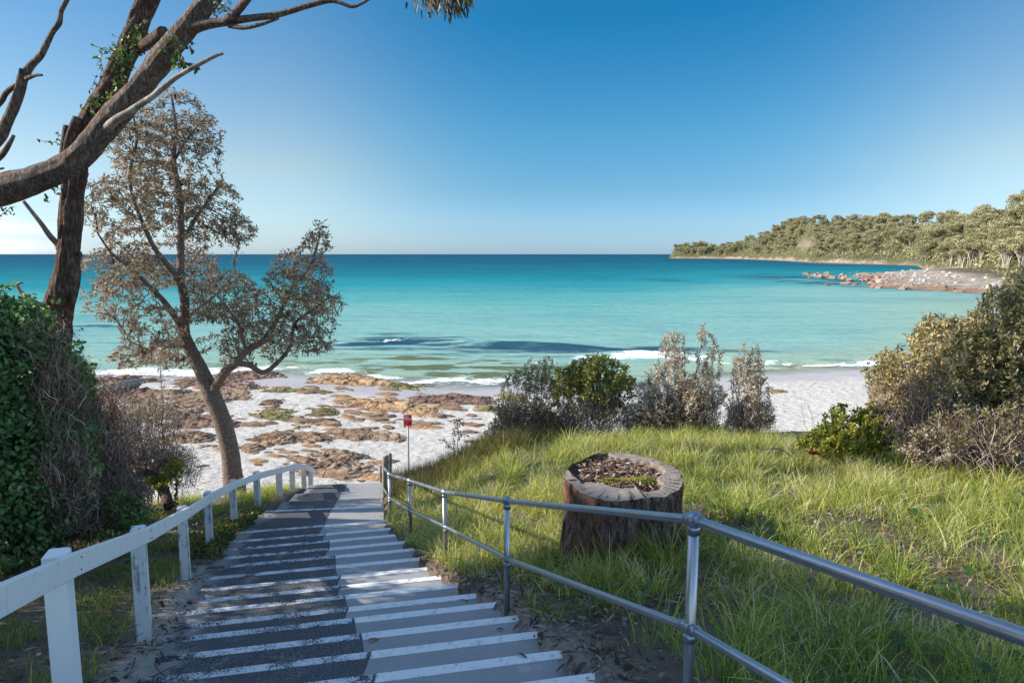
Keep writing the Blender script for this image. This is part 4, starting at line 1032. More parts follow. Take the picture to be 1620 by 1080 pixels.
    # a long upper branch carrying the leaf cluster that hangs into view
    b = limb([(420, -150, 12, .2), (520, -170, 9, 0), (620, -110, 6, -.2), (690, -40, 4, -.3), (705, -12, 3, -.3)], y0, .05); b[:, :3] -= base; tw.tube(b[:, :3], b[:, 3], 8)
    b2 = limb([(620, -110, 5, -.2), (690, -60, 3.5, -.2), (735, -18, 2.5, -.2)], y0, .05); b2[:, :3] -= base; tw.tube(b2[:, :3], b2[:, 3], 6)
    for px, py, n, sp in ((700, -8, 95, 22), (690, 2, 45, 12), (716, 6, 40, 10), (728, -6, 45, 13), (674, -8, 16, 8), (738, -4, 12, 5)):
        q = np.array([P(px + RNG.normal(0, sp), py + RNG.normal(0, 9), y0 - .3 + RNG.normal(0, .15)) for _ in range(n)]) - base
        d = unit(n) * .45 + np.array([.12, 0, -1.0])
        cr.leaves(q, d, unit(n), RNG.uniform(.09, .2, n), RNG.uniform(.022, .036, n), RNG.uniform(0, 1, n))
        for k in range(n // 5): tw.tube([q[k], q[k] + d[k] * .08 - [0, 0, .02]], [.004, .002], 4, cap=False)
    tw.build('branches', BARK_B, root); cr.build('crown', EUC_HI, root)
eucalypt_b()
def dead_tree():
    y0 = 9.4
    tr = limb([(-260, 700, 44, .3), (-200, 480, 34, .2), (-110, 320, 24, .1), (-50, 262, 19, 0), (-4, 222, 17, 0), (10, 195, 16, 0), (22, 168, 15, 0), (31, 143, 14, 0), (36, 122, 15, 0), (50, 103, 11, 0), (64, 88, 10, 0), (76, 66, 8.5, 0), (84, 50, 8, 0), (94, 36, 8, 0), (97, 18, 6.5, 0), (108, -4, 6, 0), (125, -40, 4, 0), (150, -90, 3, 0)], y0, .04)
    base = tr[0, :3].copy(); base[2] = gz(base[0], base[1]) - .3; tr[0, :3] = base
    root = thing('bare_tree', 'slender bare grey tree with forked leafless branches at the far left edge', 'tree', tuple(base))
    m = MB(); s = tr.copy(); s[:, :3] -= base; ribbed(m, s, 16, .10, seed=81)
    for pts, sd_ in (([(38, 126, 8, 0), (48, 122, 6, -.1), (57, 119, 5, -.15), (67, 119, 3, -.2)], 2), ([(-30, 190, 9, .1), (0, 163, 8, .05), (9, 148, 8, .05), (22, 137, 7, 0), (31, 133, 6, 0)], 3),
                     ([(-50, 285, 12, -.1), (-20, 262, 10, -.2), (2, 246, 9, -.25), (13, 231, 7.5, -.3), (22, 214, 5, -.3)], 4), ([(33, 138, 6, 0), (32, 115, 5, -.05), (32, 108, 3, -.05)], 5), ([(-60, 300, 5, 0), (-15, 272, 4, 0), (6, 266, 3, 0)], 6)):
        q = limb(pts, y0, .03); q[:, :3] -= base; ribbed(m, q, 9, .08, seed=sd_)
    m.build('trunk', BARK_B, root)
dead_tree()
# ------------------------------------------------------------------ shrubs
def shrub(name, label, cat, root_pts, attr, step, leafmat, twigmat, L, Wd, per=6, rtip=.0025, group=None, dens=(.9, .4), kill=None, up=.15, stem_r=None, tint=(0, 1), spread=.9, simple=False, maxn=6000, top_only=None, leaf_up=0.1):
    base = np.mean(root_pts, 0)
    nodes = []; par = []
    for p in root_pts:
        q = np.array([p + [0, 0, -.08], p + [RNG.normal(0, .01), RNG.normal(0, .01), step], p + [RNG.normal(0, .02), RNG.normal(0, .02), step * 2.2]])
        for i in range(3): par.append(-1 if i == 0 else len(nodes) - 1); nodes.append(q[i])
    pos, pr = colonize(np.array(nodes), np.array(par), attr, step, 30, kill or step * 1.9, 150, (0, 0, up), maxn)
    root = thing(name, label, cat, tuple(base), group)
    m = MB(); r, tips, ch = skeleton_mesh(m, pos - base, pr, rtip, 2.25, None, 5, rmax=stem_r)
    m.build('stems', twigmat, root)
    i = np.arange(len(pos)); fine = i[(i >= len(nodes)) & (tips <= 7)]
    pk = RNG.uniform(0, 1, len(fine)) < np.where(tips[fine] <= 1, 1.0, min(1, dens[1] * 1.7))
    if top_only is not None: pk &= top_only(pos[fine])
    f = fine[pk]; d = pos[f] - pos[pr[f]]; d /= np.linalg.norm(d, axis=1)[:, None] + 1e-9
    tn = tint[0] + (tint[1] - tint[0]) * np.clip(.1 + .8 * fbm(pos[f][:, 0] * 2.2, pos[f][:, 1] * 2.2, pos[f][:, 2] * 2.2, seed=91) + RNG.normal(0, .08, len(f)), 0, 1)
    m = MB(); rosettes(m, pos[f] - base, d, int(per * 1.6 + .5), L * 1.15, Wd * 1.3, tn, spread, simple=simple, up=leaf_up)
    m.build('leaves', leafmat, root); return root
def brush(root, vols, L, r, mat, tint=(0, 1), name='twigs', updir=.6, lf=None):
    """a thicket of fine crossing twigs"""
    b0 = np.array(root.location); m = MB(); ml = MB()
    for (px, py, rx, ry, y, ryd, n) in vols:
        c = P(px, py, y); s = y / 1080 / ray(px, py)[1]
        p0 = ell(c, (rx * s, ryd, ry * s), n, .2); g_ = ground(p0[:, 0], p0[:, 1]); p0 = p0[p0[:, 2] > g_ - .02]; k = len(p0)
        d = unit(k) * .8 + (p0 - np.array([c[0], c[1], c[2] - ry * s * 1.2])) * .55 + np.array([0, 0, updir]); d /= np.linalg.norm(d, axis=1)[:, None]
        e = L * RNG.uniform(.4, 1.5, k)[:, None]; bend = unit(k) * .22 * e
        A, B, C_ = p0 - d * e * .5, p0 + bend, p0 + d * e * .5; rr = r * RNG.uniform(.6, 1.5, k)[:, None]
        u1 = np.cross(d, unit(k)); u1 /= np.linalg.norm(u1, axis=1)[:, None]; u2 = np.cross(d, u1)
        ring = [(u1 * cos(q) + u2 * sin(q)) for q in (0, 2.094, 4.189)]
        V = np.stack([A + q * rr for q in ring] + [B + q * rr * .85 for q in ring] + [C_ + q * rr * .4 for q in ring], 1)
        f = np.array([[i + j, i + (j + 1) % 3, i + 3 + (j + 1) % 3, i + 3 + j] for i in (0, 3) for j in range(3)])
        m.add((V - b0).reshape(-1, 3), (np.arange(k)[:, None, None] * 9 + f[None]).reshape(-1, 4), np.repeat(RNG.uniform(*tint, k), 9))
        if lf is not None:
            q_ = np.concatenate([C_, B])[RNG.uniform(0, 1, 2 * k) < .5]; kk = len(q_)
            ml.leaves(q_ - b0, unit(kk), unit(kk) + np.array([0, 0, .6]), RNG.uniform(.02, .05, kk), RNG.uniform(.008, .016, kk), RNG.uniform(0, 1, kk))
    o = m.build(name, mat, root); o['kind'] = 'stuff'
    if lf is not None: q = ml.build('dry_leaves', lf, root); q['kind'] = 'stuff'
THICKET = leaf_mat('dry thicket twigs', [(0, (0.073, 0.042, 0.032)), (.4, (0.206, 0.119, 0.088)), (.75, (0.382, 0.266, 0.206)), (1, (0.617, 0.490, 0.399))], .9, .0)
THICKET_P = leaf_mat('pinkish grey twigs', [(0, (.10, .06, .05)), (.4, (.24, .155, .13)), (.75, (.40, .30, .26)), (1, (.52, .45, .41))], .9, .0)
def rootsat(pts, y=None, jitter=.12, n=1):
    out = []
    for px, py in pts:
        g_ = G(px, py, 3, 60) if y is None else P(px, py, y)
        for _ in range(n):
            x, yy = g_[0] + RNG.normal(0, jitter), g_[1] + RNG.normal(0, jitter); out.append(np.array([x, yy, gz(x, yy)]))
    return out
L_DARK = leaf_mat('grey olive wattle leaves', [(0, (0.098, 0.071, 0.043)), (.35, (0.211, 0.167, 0.096)), (.65, (0.382, 0.304, 0.182)), (.9, (0.620, 0.556, 0.366)), (1, (0.620, 0.620, 0.496))], .6, .25)
L_SILV = leaf_mat('silvery tea tree leaves', [(0, (0.136, 0.107, 0.072)), (.3, (0.288, 0.234, 0.155)), (.6, (0.526, 0.425, 0.299)), (.85, (0.620, 0.620, 0.578)), (1, (0.620, 0.445, 0.239))], .6, .25)
L_GRN = leaf_mat('olive green shrub leaves', [(0, (0.064, 0.069, 0.021)), (.4, (0.188, 0.194, 0.049)), (.75, (0.404, 0.352, 0.096)), (1, (0.620, 0.571, 0.192))], .45, .35)
L_OLIVE = leaf_mat('olive brown shrub leaves', [(0, (0.062, 0.056, 0.025)), (.35, (0.163, 0.156, 0.069)), (.65, (0.288, 0.256, 0.125)), (.88, (0.450, 0.400, 0.237)), (1, (0.525, 0.350, 0.175))], .45, .35)
L_LIME = leaf_mat('bright yellow green leaves', [(0, (0.054, 0.074, 0.015)), (.4, (0.154, 0.183, 0.030)), (.75, (0.327, 0.307, 0.053)), (1, (0.482, 0.446, 0.092))], .45, .4)
L_MIX = leaf_mat('coastal shrub leaves', [(0, (0.114, 0.103, 0.039)), (.3, (0.226, 0.198, 0.081)), (.6, (0.409, 0.335, 0.163)), (.82, (0.620, 0.526, 0.291)), (.93, (0.620, 0.324, 0.130)), (1, (0.620, 0.620, 0.470))], .5, .3)
L_BROWN = leaf_mat('dry brown leaves', [(0, (0.082, 0.049, 0.032)), (.5, (0.211, 0.130, 0.082)), (.85, (0.356, 0.259, 0.162)), (1, (0.194, 0.211, 0.082))], .8, .25)
L_HEDGE = leaf_mat('glossy dark hedge leaves', [(0, (0.034, 0.064, 0.025)), (.35, (0.086, 0.154, 0.052)), (.7, (0.162, 0.267, 0.077)), (.92, (0.322, 0.422, 0.089)), (1, (0.441, 0.464, 0.128))], .5, .3, spec=.35)

# row of shrubs along the crest in the middle
yc = 14.6
cs1_ = shrub('coastal_shrub', 'dark grey brown shrub, leftmost of the row on the crest between red sign and stump', 'shrub', rootsat([(835, 700), (850, 702), (815, 700)], 14.8),
      np.concatenate([pell(836, 640, 52, 64, 14.8, .5, 1400, .1), pell(852, 592, 22, 34, 14.8, .3, 190, .1), pell(802, 668, 46, 36, 14.8, .5, 700), pell(880, 672, 36, 30, 14.6, .4, 420), pell(866, 575, 12, 16, 14.8, .15, 50)]), .05, L_DARK, TWIG, .055, .017, 6, stem_r=.02)
brush(cs1_, [(835, 672, 56, 34, 14.8, .5, 1300), (880, 680, 40, 26, 14.6, .4, 700)], .3, .0045, THICKET, lf=L_DARK)
cs2_ = shrub('coastal_shrub', 'round olive green shrub on bare reddish stems, second in the crest row', 'shrub', rootsat([(925, 700), (940, 700), (915, 698)], 14.4),
      np.concatenate([pell(945, 595, 52, 34, 14.4, .55, 800, .1), pell(985, 618, 22, 30, 14.4, .35, 200), pell(890, 605, 24, 26, 14.4, .35, 220), pell(930, 645, 60, 48, 14.4, .6, 620), pell(985, 665, 34, 28, 14.4, .4, 260)]), .05, L_GRN, TWIG_RED, .07, .034, 6, stem_r=.022,
      top_only=lambda p: p[:, 2] > P(0, 632, 14.4)[2] + RNG.normal(0, .2, len(p)))
brush(cs2_, [(935, 660, 58, 40, 14.4, .5, 1400), (950, 635, 40, 26, 14.4, .4, 500)], .3, .0045, THICKET_P)
cs3_ = shrub('coastal_shrub', 'tall silvery shrub with spiky upright tips, biggest of the crest row', 'shrub', rootsat([(1075, 692), (1092, 694), (1060, 692), (1105, 692)], 14.4),
      np.concatenate([pell(1078, 622, 68, 62, 14.4, .65, 2200, .1), pell(1062, 560, 22, 40, 14.4, .3, 200), pell(1112, 552, 14, 44, 14.4, .25, 130), pell(1032, 650, 58, 44, 14.4, .6, 900), pell(1130, 580, 16, 40, 14.4, .25, 130), pell(1130, 655, 50, 38, 14.4, .5, 700), pell(1078, 535, 8, 20, 14.4, .1, 40)]), .05, L_SILV, TWIG, .055, .016, 7, stem_r=.018, up=.3)
brush(cs3_, [(1075, 655, 66, 44, 14.4, .5, 1900), (1030, 670, 50, 28, 14.4, .4, 700)], .3, .0045, THICKET, lf=L_SILV)
cs4_ = shrub('coastal_shrub', 'narrow silvery shrub at the right end of the crest row against the beach', 'shrub', rootsat([(1182, 692), (1196, 694), (1172, 692)], 14.2),
      np.concatenate([pell(1184, 604, 30, 56, 14.2, .35, 900, .1), pell(1190, 655, 38, 36, 14.2, .4, 600), pell(1176, 562, 14, 22, 14.2, .2, 90), pell(1205, 620, 18, 26, 14.2, .25, 110), pell(1198, 560, 7, 22, 14.2, .1, 50)]), .05, L_SILV, TWIG, .055, .016, 6, stem_r=.016, up=.3)
brush(cs4_, [(1186, 660, 40, 36, 14.2, .4, 900)], .28, .0042, THICKET, lf=L_SILV)
shrub('sapling', 'small sparse dark sapling growing at the edge of the sand right of the red sign', 'sapling', rootsat([(716, 716)], 15.4),
      np.concatenate([pell(722, 680, 22, 22, 15.4, .25, 70, .1), pell(708, 700, 18, 14, 15.4, .2, 30)]), .07, L_DARK, TWIG, .06, .02, 5, stem_r=.01)
shrub('sapling', 'thin bare twiggy sapling against the white sand left of the yellow green bush', 'sapling', rootsat([(1278, 690), (1268, 690)], 13.6),
      np.concatenate([pell(1275, 655, 14, 26, 13.6, .2, 60, .1)]), .07, L_SILV, TWIG, .03, .009, 3, stem_r=.008, dens=(.6, .2))
# right side
yr = 10.6
CLUMP = .5
rs_ = shrub('coastal_shrub', 'large pale twiggy shrub with silver and rust leaves left of the tall green one', 'shrub', rootsat([(1470, 735), (1490, 738), (1450, 735), (1510, 738)], 11.0),
      np.concatenate([pell(1460, 600, 76, 66, 11.0, .8, 2000, .1), pell(1505, 545, 60, 44, 11.0, .7, 1500, .1), pell(1420, 640, 48, 50, 11.0, .5, 1000), pell(1490, 670, 84, 56, 10.8, .7, 1300), pell(1540, 590, 60, 66, 10.9, .7, 1100), pell(1475, 512, 18, 22, 11.0, .2, 60), pell(1408, 590, 42, 34, 11, .4, 420)]), .052, L_MIX, TWIG_RED, .06, .022, 6, stem_r=.022, maxn=14000, dens=(.9, .45))
brush(rs_, [(1470, 650, 80, 60, 10.7, .5, 1100), (1500, 700, 90, 44, 10.3, .5, 900), (1440, 620, 60, 50, 10.8, .5, 500)], .3, .0038, THICKET_P)
shrub('coastal_shrub', 'tall dense green shrub at the right edge above the grass', 'shrub', rootsat([(1590, 740), (1610, 742), (1570, 738), (1650, 745)], 10.8),
      np.concatenate([pell(1600, 530, 62, 72, 10.8, .8, 1500, .1), pell(1650, 480, 66, 70, 10.8, .9, 1100, .1), pell(1560, 570, 56, 60, 10.8, .6, 1000), pell(1640, 620, 90, 62, 10.8, .8, 1000), pell(1590, 640, 60, 50, 10.6, .6, 600), pell(1720, 540, 100, 100, 10.8, 1.0, 500), pell(1588, 470, 22, 16, 10.8, .3, 60)]), .065, L_OLIVE, TWIG, .08, .028, 6, stem_r=.03, maxn=12000, dens=(.95, .55), tint=(.15, 1))
rs2_ = shrub('coastal_shrub', 'sprawling low shrub of pinkish bare branches under the tall green shrub', 'shrub', rootsat([(1560, 742), (1510, 742), (1600, 745), (1640, 748)], 9.8),
      np.concatenate([pell(1560, 685, 94, 50, 9.9, .6, 900, .1), pell(1640, 675, 64, 56, 9.9, .6, 700)]), .07, L_OLIVE, TWIG_RED, .06, .022, 5, stem_r=.03, dens=(.8, .25))
brush(rs2_, [(1560, 700, 90, 44, 9.9, .6, 500), (1640, 695, 70, 50, 9.9, .6, 420)], .42, .006, THICKET_P)
shrub('low_bush', 'low dense yellow green bush in front of the pale twiggy shrub at the right', 'bush', rootsat([(1345, 725), (1370, 728), (1320, 722), (1390, 730)], 10.9),
      np.concatenate([pell(1350, 690, 62, 38, 10.9, .6, 760, .2), pell(1385, 672, 36, 34, 11.0, .5, 380, .2), pell(1300, 706, 40, 20, 11, .5, 260), pell(1335, 660, 26, 20, 11, .3, 120)]), .05, L_LIME, TWIG, .05, .026, 8, stem_r=.012, dens=(1, .7), up=.1)
shrub('low_bush', 'small grey leaved dusty bush between yellow green bush and pink bare branches', 'bush', rootsat([(1460, 742), (1480, 742)], 10.0),
      np.concatenate([pell(1465, 705, 44, 32, 10.0, .45, 380, .2), pell(1505, 700, 30, 24, 10.0, .3, 180, .2)]), .05, L_SILV, TWIG, .05, .018, 7, stem_r=.01, dens=(1, .6))
CLUMP = 1.1
# flower by the grass
fl = G(1286, 735, 5, 20); fl[2] = gz(fl[0], fl[1]); fl = np.array([*P(1286, 722, 10.4)[:2], 0]); fl[2] = gz(fl[0], fl[1])
rt_ = thing('red_flower', 'small red and pink flower in the grass beside the yellow green bush', 'flower', tuple(fl))
hh = P(1286, 718, 10.4)[2] - fl[2]
m = MB(); m.tube([[0, 0, -.03], [.01, 0, hh * .6], [0, 0, hh]], [.006, .005, .005], 5); m.build('stem', TWIG, rt_)
m = MB(); k = 34; d = unit(k); d[:, 2] = np.abs(d[:, 2]); m.leaves(np.tile([[0, 0, hh]], (k, 1)), d, unit(k), RNG.uniform(.05, .11, k), .03, RNG.uniform(0, 1, k)); m.build('petals', leaf_mat('red petals', [(0, (.35, .01, .015)), (.6, (.55, .03, .05)), (1, (.65, .25, .25))], .5, .3), rt_)
for k_ in range(2):
    a = [P(1220, 745, 10.6), P(1212, 748, 10.2)][k_]; pts = [[(1208, 728), (1228, 700), (1252, 682), (1262, 690), (1266, 715)], [(1200, 712), (1225, 709), (1245, 716), (1258, 728)]][k_]
    q = spline(np.array([P(x, y, 10.8) for x, y in pts]), .05)
    m = MB(); m.tube(q - q[0], np.linspace(.011, .006, len(q)), 6); o = m.build('bent_twig', TWIG, None); o.location = tuple(q[0])
    tag(o, ['dark bare twig arching over the grass against the sand', 'dark bare twig lying low over the grass left of the red flower'][k_], 'twig')

# ------------------------------------------------------------------ green hedge at the left
def hedge(name, label, lumps, n, L, loc, group=None):
    root = thing(name, label, 'hedge', loc, group); loc = np.array(loc)
    m = MB(); tot = sum(l[1][0] * l[1][2] + l[1][1] * l[1][2] for l in lumps)
    for c, r in lumps:
        k = int(n * (r[0] * r[2] + r[1] * r[2]) / tot)
        u = unit(k); bumpy = 1 + .46 * (fbm(u[:, 0] * 3 + c[0], u[:, 1] * 3 + c[1], u[:, 2] * 3, seed=101) - .5) * 2 + .10 * (fbm(u[:, 0] * 7 + c[0], u[:, 1] * 7, u[:, 2] * 7 + c[1], seed=102) - .5) * 3.4
        q = 1 - np.abs(RNG.normal(0, .10, k)); p = np.array(c) + u * (np.array(r)) * (bumpy * q)[:, None]
        g_ = ground(p[:, 0], p[:, 1]); ok = p[:, 2] > g_ - .05
        p, u, q = p[ok], u[ok], q[ok]; k = len(p)
        d = u * .55 + unit(k) * .9 + np.array([0, 0, -.25]); nr = u + unit(k) * .55 + np.array([0, 0, .5])
        tn = np.clip(.05 + .75 * fbm(p[:, 0] * 2, p[:, 1] * 2, p[:, 2] * 2, seed=103) + RNG.normal(0, .16, k), 0, 1)
        m.leaves(p - loc, d, nr, L * RNG.uniform(.6, 1.25, k), L * RNG.uniform(.45, .8, k), tn)
    for c, r in lumps:
        for _ in range(int(16 * r[0] * r[2]) + 6):
            u0 = unit(1)[0]; u0[2] = abs(u0[2]) * .9 + .1; s0 = np.array(c) + u0 * np.array(r) * .9
            if s0[2] < gz(s0[0], s0[1]) + .1: continue
            k = int(RNG.integers(9, 22)); tt_ = np.sort(RNG.uniform(0, 1, k)); dv_ = u0 * .7 + unit(1)[0] * .5; pp_ = s0 + dv_ * (tt_ * RNG.uniform(.15, .42))[:, None] + RNG.normal(0, .02, (k, 3))
            m.leaves(pp_ - loc, unit(k) + dv_ * .5, unit(k) + np.array([0, 0, .4]), L * RNG.uniform(.6, 1.2, k), L * RNG.uniform(.45, .75, k), np.clip(RNG.normal(.65, .2, k), 0, 1))
    m.build('foliage', L_HEDGE, root)
    m = MB()
    for c, r in lumps:
        for k in range(int(26 * r[0] * r[2])):
            a = np.array(c) + unit(1)[0] * np.array(r) * .25; e = np.array(c) + unit(1)[0] * np.array(r) * RNG.uniform(.8, 1.08)
            if e[2] < gz(e[0], e[1]): continue
            q = spline(np.array([a, (a + e) / 2 + unit(1)[0] * .15, e]), .12) - loc; m.tube(q, np.linspace(.012, .003, len(q)), 5, cap=False)
        b = np.array([c[0], c[1], gz(c[0], c[1]) - .1]); q = spline(np.array([b, (b + c) / 2 + unit(1)[0] * .1, c]), .15) - loc; m.tube(q, np.linspace(.05, .025, len(q)), 7)
    m.build('stems', TWIG, root); return root
def C(px, py, y): return tuple(P(px, py, y))
hx = (-6.9, 8.3)
hg_ = hedge('leafy_hedge', 'tall dense dark green leafy hedge at the left edge above the handrail', [
    (C(-40, 600, 8.2), (1.05, 1.1, 1.0)), (C(45, 620, 8.4), (.58, .85, .78)), (C(10, 740, 7.9), (.85, .9, 1.0)), (C(80, 690, 8.3), (.42, .6, .62)), (C(-20, 830, 7.4), (.7, .8, .6)), (C(70, 800, 8.0), (.42, .55, .55)), (C(-130, 640, 8.2), (1.1, 1.2, 1.5)), (C(15, 520, 8.6), (.42, .6, .36)), (C(-60, 510, 8.4), (.8, .9, .5))],
    40000, .07, (hx[0], hx[1], gz(*hx)))
hedge('leafy_hedge', 'dark green hedge beside the head of the steps outside the left edge', [((-7.0, 5.2, -1.4), (1.5, 1.5, 1.75)), ((-7.5, 6.9, -2.0), (1.1, .9, 1.3)), ((-6.9, 3.9, -.9), (1.4, 1.4, 1.9)), ((-8.2, 5.0, -.7), (1.7, 1.6, 2.2)), ((-6.2, 2.6, -.7), (1.4, 1.8, 1.8)), ((-6.2, -.4, -.4), (1.4, 1.8, 1.8)), ((-6.4, -3.2, -.2), (1.5, 1.8, 1.8))], 26000, .08, (-6.6, 2, gz(-6.6, 2)))  # unseen stretch of hedge, added and shaped to shade the steps
brush(hg_, [(95, 640, 34, 90, 8.1, .4, 900), (105, 760, 40, 80, 7.8, .4, 900), (70, 540, 40, 40, 8.3, .4, 260)], .24, .0035, THICKET, lf=L_BROWN)
# twiggy dry shrubs between the hedge and the sand
ds_ = shrub('dry_shrub', 'brown twiggy half dead shrub between the green hedge and the beach rocks', 'shrub', rootsat([(150, 800), (170, 810), (130, 800), (190, 815)], 9.6),
      np.concatenate([pell(140, 690, 42, 100, 9.6, .7, 1500, .1), pell(165, 765, 54, 66, 9.5, .6, 1300, .1), pell(125, 600, 24, 30, 9.8, .3, 260), pell(190, 820, 36, 28, 9.2, .5, 420), pell(110, 760, 30, 80, 9.2, .5, 560)]), .045, L_BROWN, TWIG_RED, .035, .013, 5, stem_r=.016, dens=(.8, .4), rtip=.0032, maxn=9000)
brush(ds_, [(125, 690, 34, 90, 9.3, .5, 2400), (150, 760, 42, 80, 9.2, .5, 3000), (185, 800, 44, 50, 9.0, .5, 1800), (118, 600, 22, 40, 9.6, .35, 700), (170, 700, 36, 60, 9.8, .5, 1200), (110, 820, 50, 50, 8.4, .5, 1200)], .26, .0036, THICKET, lf=L_BROWN)
ds2_ = shrub('dry_shrub', 'pale olive wispy shrub below the banksia trunk in front of the sand', 'shrub', rootsat([(245, 775), (262, 780), (228, 772)], 11.8),
      np.concatenate([pell(240, 680, 44, 62, 11.8, .6, 1100, .1), pell(225, 730, 52, 44, 11.6, .5, 800, .1), pell(275, 735, 34, 40, 11.8, .4, 420), pell(255, 630, 26, 36, 11.8, .3, 260), pell(250, 575, 10, 30, 11.9, .2, 60)]), .05, L_SILV, TWIG, .045, .011, 5, stem_r=.013, dens=(.8, .35), rtip=.003, maxn=8000)
brush(ds2_, [(240, 690, 44, 60, 11.8, .5, 900), (230, 740, 50, 40, 11.6, .5, 900), (280, 740, 36, 40, 11.8, .4, 500), (165, 640, 50, 40, 12.5, .6, 600)], .26, .0036, THICKET, lf=L_SILV)
shrub('low_bush', 'small fresh green bush at the foot of the wispy shrub near the handrail', 'bush', rootsat([(265, 768), (280, 770), (250, 770)], 11.2),
      np.concatenate([pell(268, 742, 22, 16, 11.2, .3, 190, .2), pell(250, 765, 26, 12, 11.0, .3, 150, .2)]), .05, L_LIME, TWIG, .05, .024, 7, stem_r=.01, dens=(1, .6))
shrub('low_bush', 'dark green low bush behind the white posts under the dry brown shrub', 'bush', rootsat([(185, 838), (205, 840), (160, 840), (225, 835)], 8.9),
      np.concatenate([pell(190, 800, 34, 32, 8.9, .4, 340, .2), pell(160, 835, 46, 18, 8.6, .4, 260, .2), pell(222, 815, 22, 18, 8.9, .3, 150)]), .05, L_HEDGE, TWIG, .05, .026, 6, stem_r=.01, dens=(1, .6), tint=(.2, 1))
q = np.array([P(213, 752, 11.4), P(230, 748, 11.35), P(246, 757, 11.25), P(258, 775, 11.1), P(268, 800, 10.8)]); q = spline(np.column_stack([q, [.05, .075, .085, .08, .08]]), .05)
m = MB(); s = q.copy(); s[:, :3] -= q[0, :3]; ribbed(m, s, 18, .14, seed=111); o = m.build('fallen_branch', BARK_A, None); o.location = tuple(q[0, :3])
tag(o, 'thick curved dead brown branch leaning behind the white handrail posts', 'branch')
g1 = G(150, 632, 8, 80); g2 = G(262, 604, 8, 80)
q = spline(np.array([[g1[0] + .3, g1[1], g1[2] + .5, .26], [(g1[0] + g2[0]) / 2 + .3, (g1[1] + g2[1]) / 2, (g1[2] + g2[2]) / 2 + .42, .22], [g2[0], g2[1] - 4.5, g2[2] + .45, .15]]), .3)
m = MB(); s = q.copy(); s[:, :3] -= q[0, :3]; ribbed(m, s, 18, .10, seed=113, zs=.6); o = m.build('driftwood_log', BARK_DEAD, None); o.location = tuple(q[0, :3])
tag(o, 'pale grey driftwood log lying on the brown rock shelf', 'log')

# ------------------------------------------------------------------ grass
GRASS = leaf_mat('long green grass', [(0, (0.056, 0.097, 0.024)), (.35, (0.160, 0.225, 0.040)), (.65, (0.374, 0.400, 0.082)), (.85, (0.625, 0.567, 0.166)), (1, (0.625, 0.584, 0.350))], .5, .45)
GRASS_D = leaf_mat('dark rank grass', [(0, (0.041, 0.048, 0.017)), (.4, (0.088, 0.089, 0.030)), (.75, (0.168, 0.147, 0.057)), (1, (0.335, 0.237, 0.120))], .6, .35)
def blades(m, x, y, h, w, tint, lean, azi, segs=4, z=None):
    n = len(x); z = (ground(x, y) if z is None else z) - .01
    t = np.linspace(0, 1, segs)[None]; ww = w[:, None] * np.array([1, .9, .62, .0])[None][:, :segs] * .5
    dx, dy = np.cos(azi)[:, None], np.sin(azi)[:, None]
    out = h[:, None] * lean[:, None] * t ** 1.8; zz = h[:, None] * (t - .35 * lean[:, None] * t ** 2.5)
    px_, py_ = x[:, None] + dx * out, y[:, None] + dy * out
    tw = RNG.uniform(0, 2 * pi, n)[:, None]; sx_, sy_ = np.cos(tw), np.sin(tw)
    A = np.stack([px_ - sx_ * ww, py_ - sy_ * ww, z[:, None] + zz], -1); B = np.stack([px_ + sx_ * ww, py_ + sy_ * ww, z[:, None] + zz], -1)
    V = np.concatenate([A, B[:, :-1]], 1); k = 2 * segs - 1; b = np.arange(n)[:, None, None] * k
    f = [[i, segs + i, segs + i + 1, i + 1] for i in range(segs - 2)]
    base = m.n
    m.add(V.reshape(-1, 3), (b + np.array(f)[None]).reshape(-1, 4), np.clip(np.repeat(tint, k) + np.tile(np.concatenate([t[0], t[0][:-1]]) * .08, n), 0, 1))
    m.addmore((b[:, 0] + np.array([[segs - 2, 2 * segs - 2, segs - 1]])), base)
def offpath(x, y, mr=.12, ml=.1):
    return (x > Rx(y) + mr) | (x < Lx(y) - ml) | (y > 15.5)
def stump_clear(x, y): return np.hypot((x - STX) / .66, (y - STY) / .70) > 1
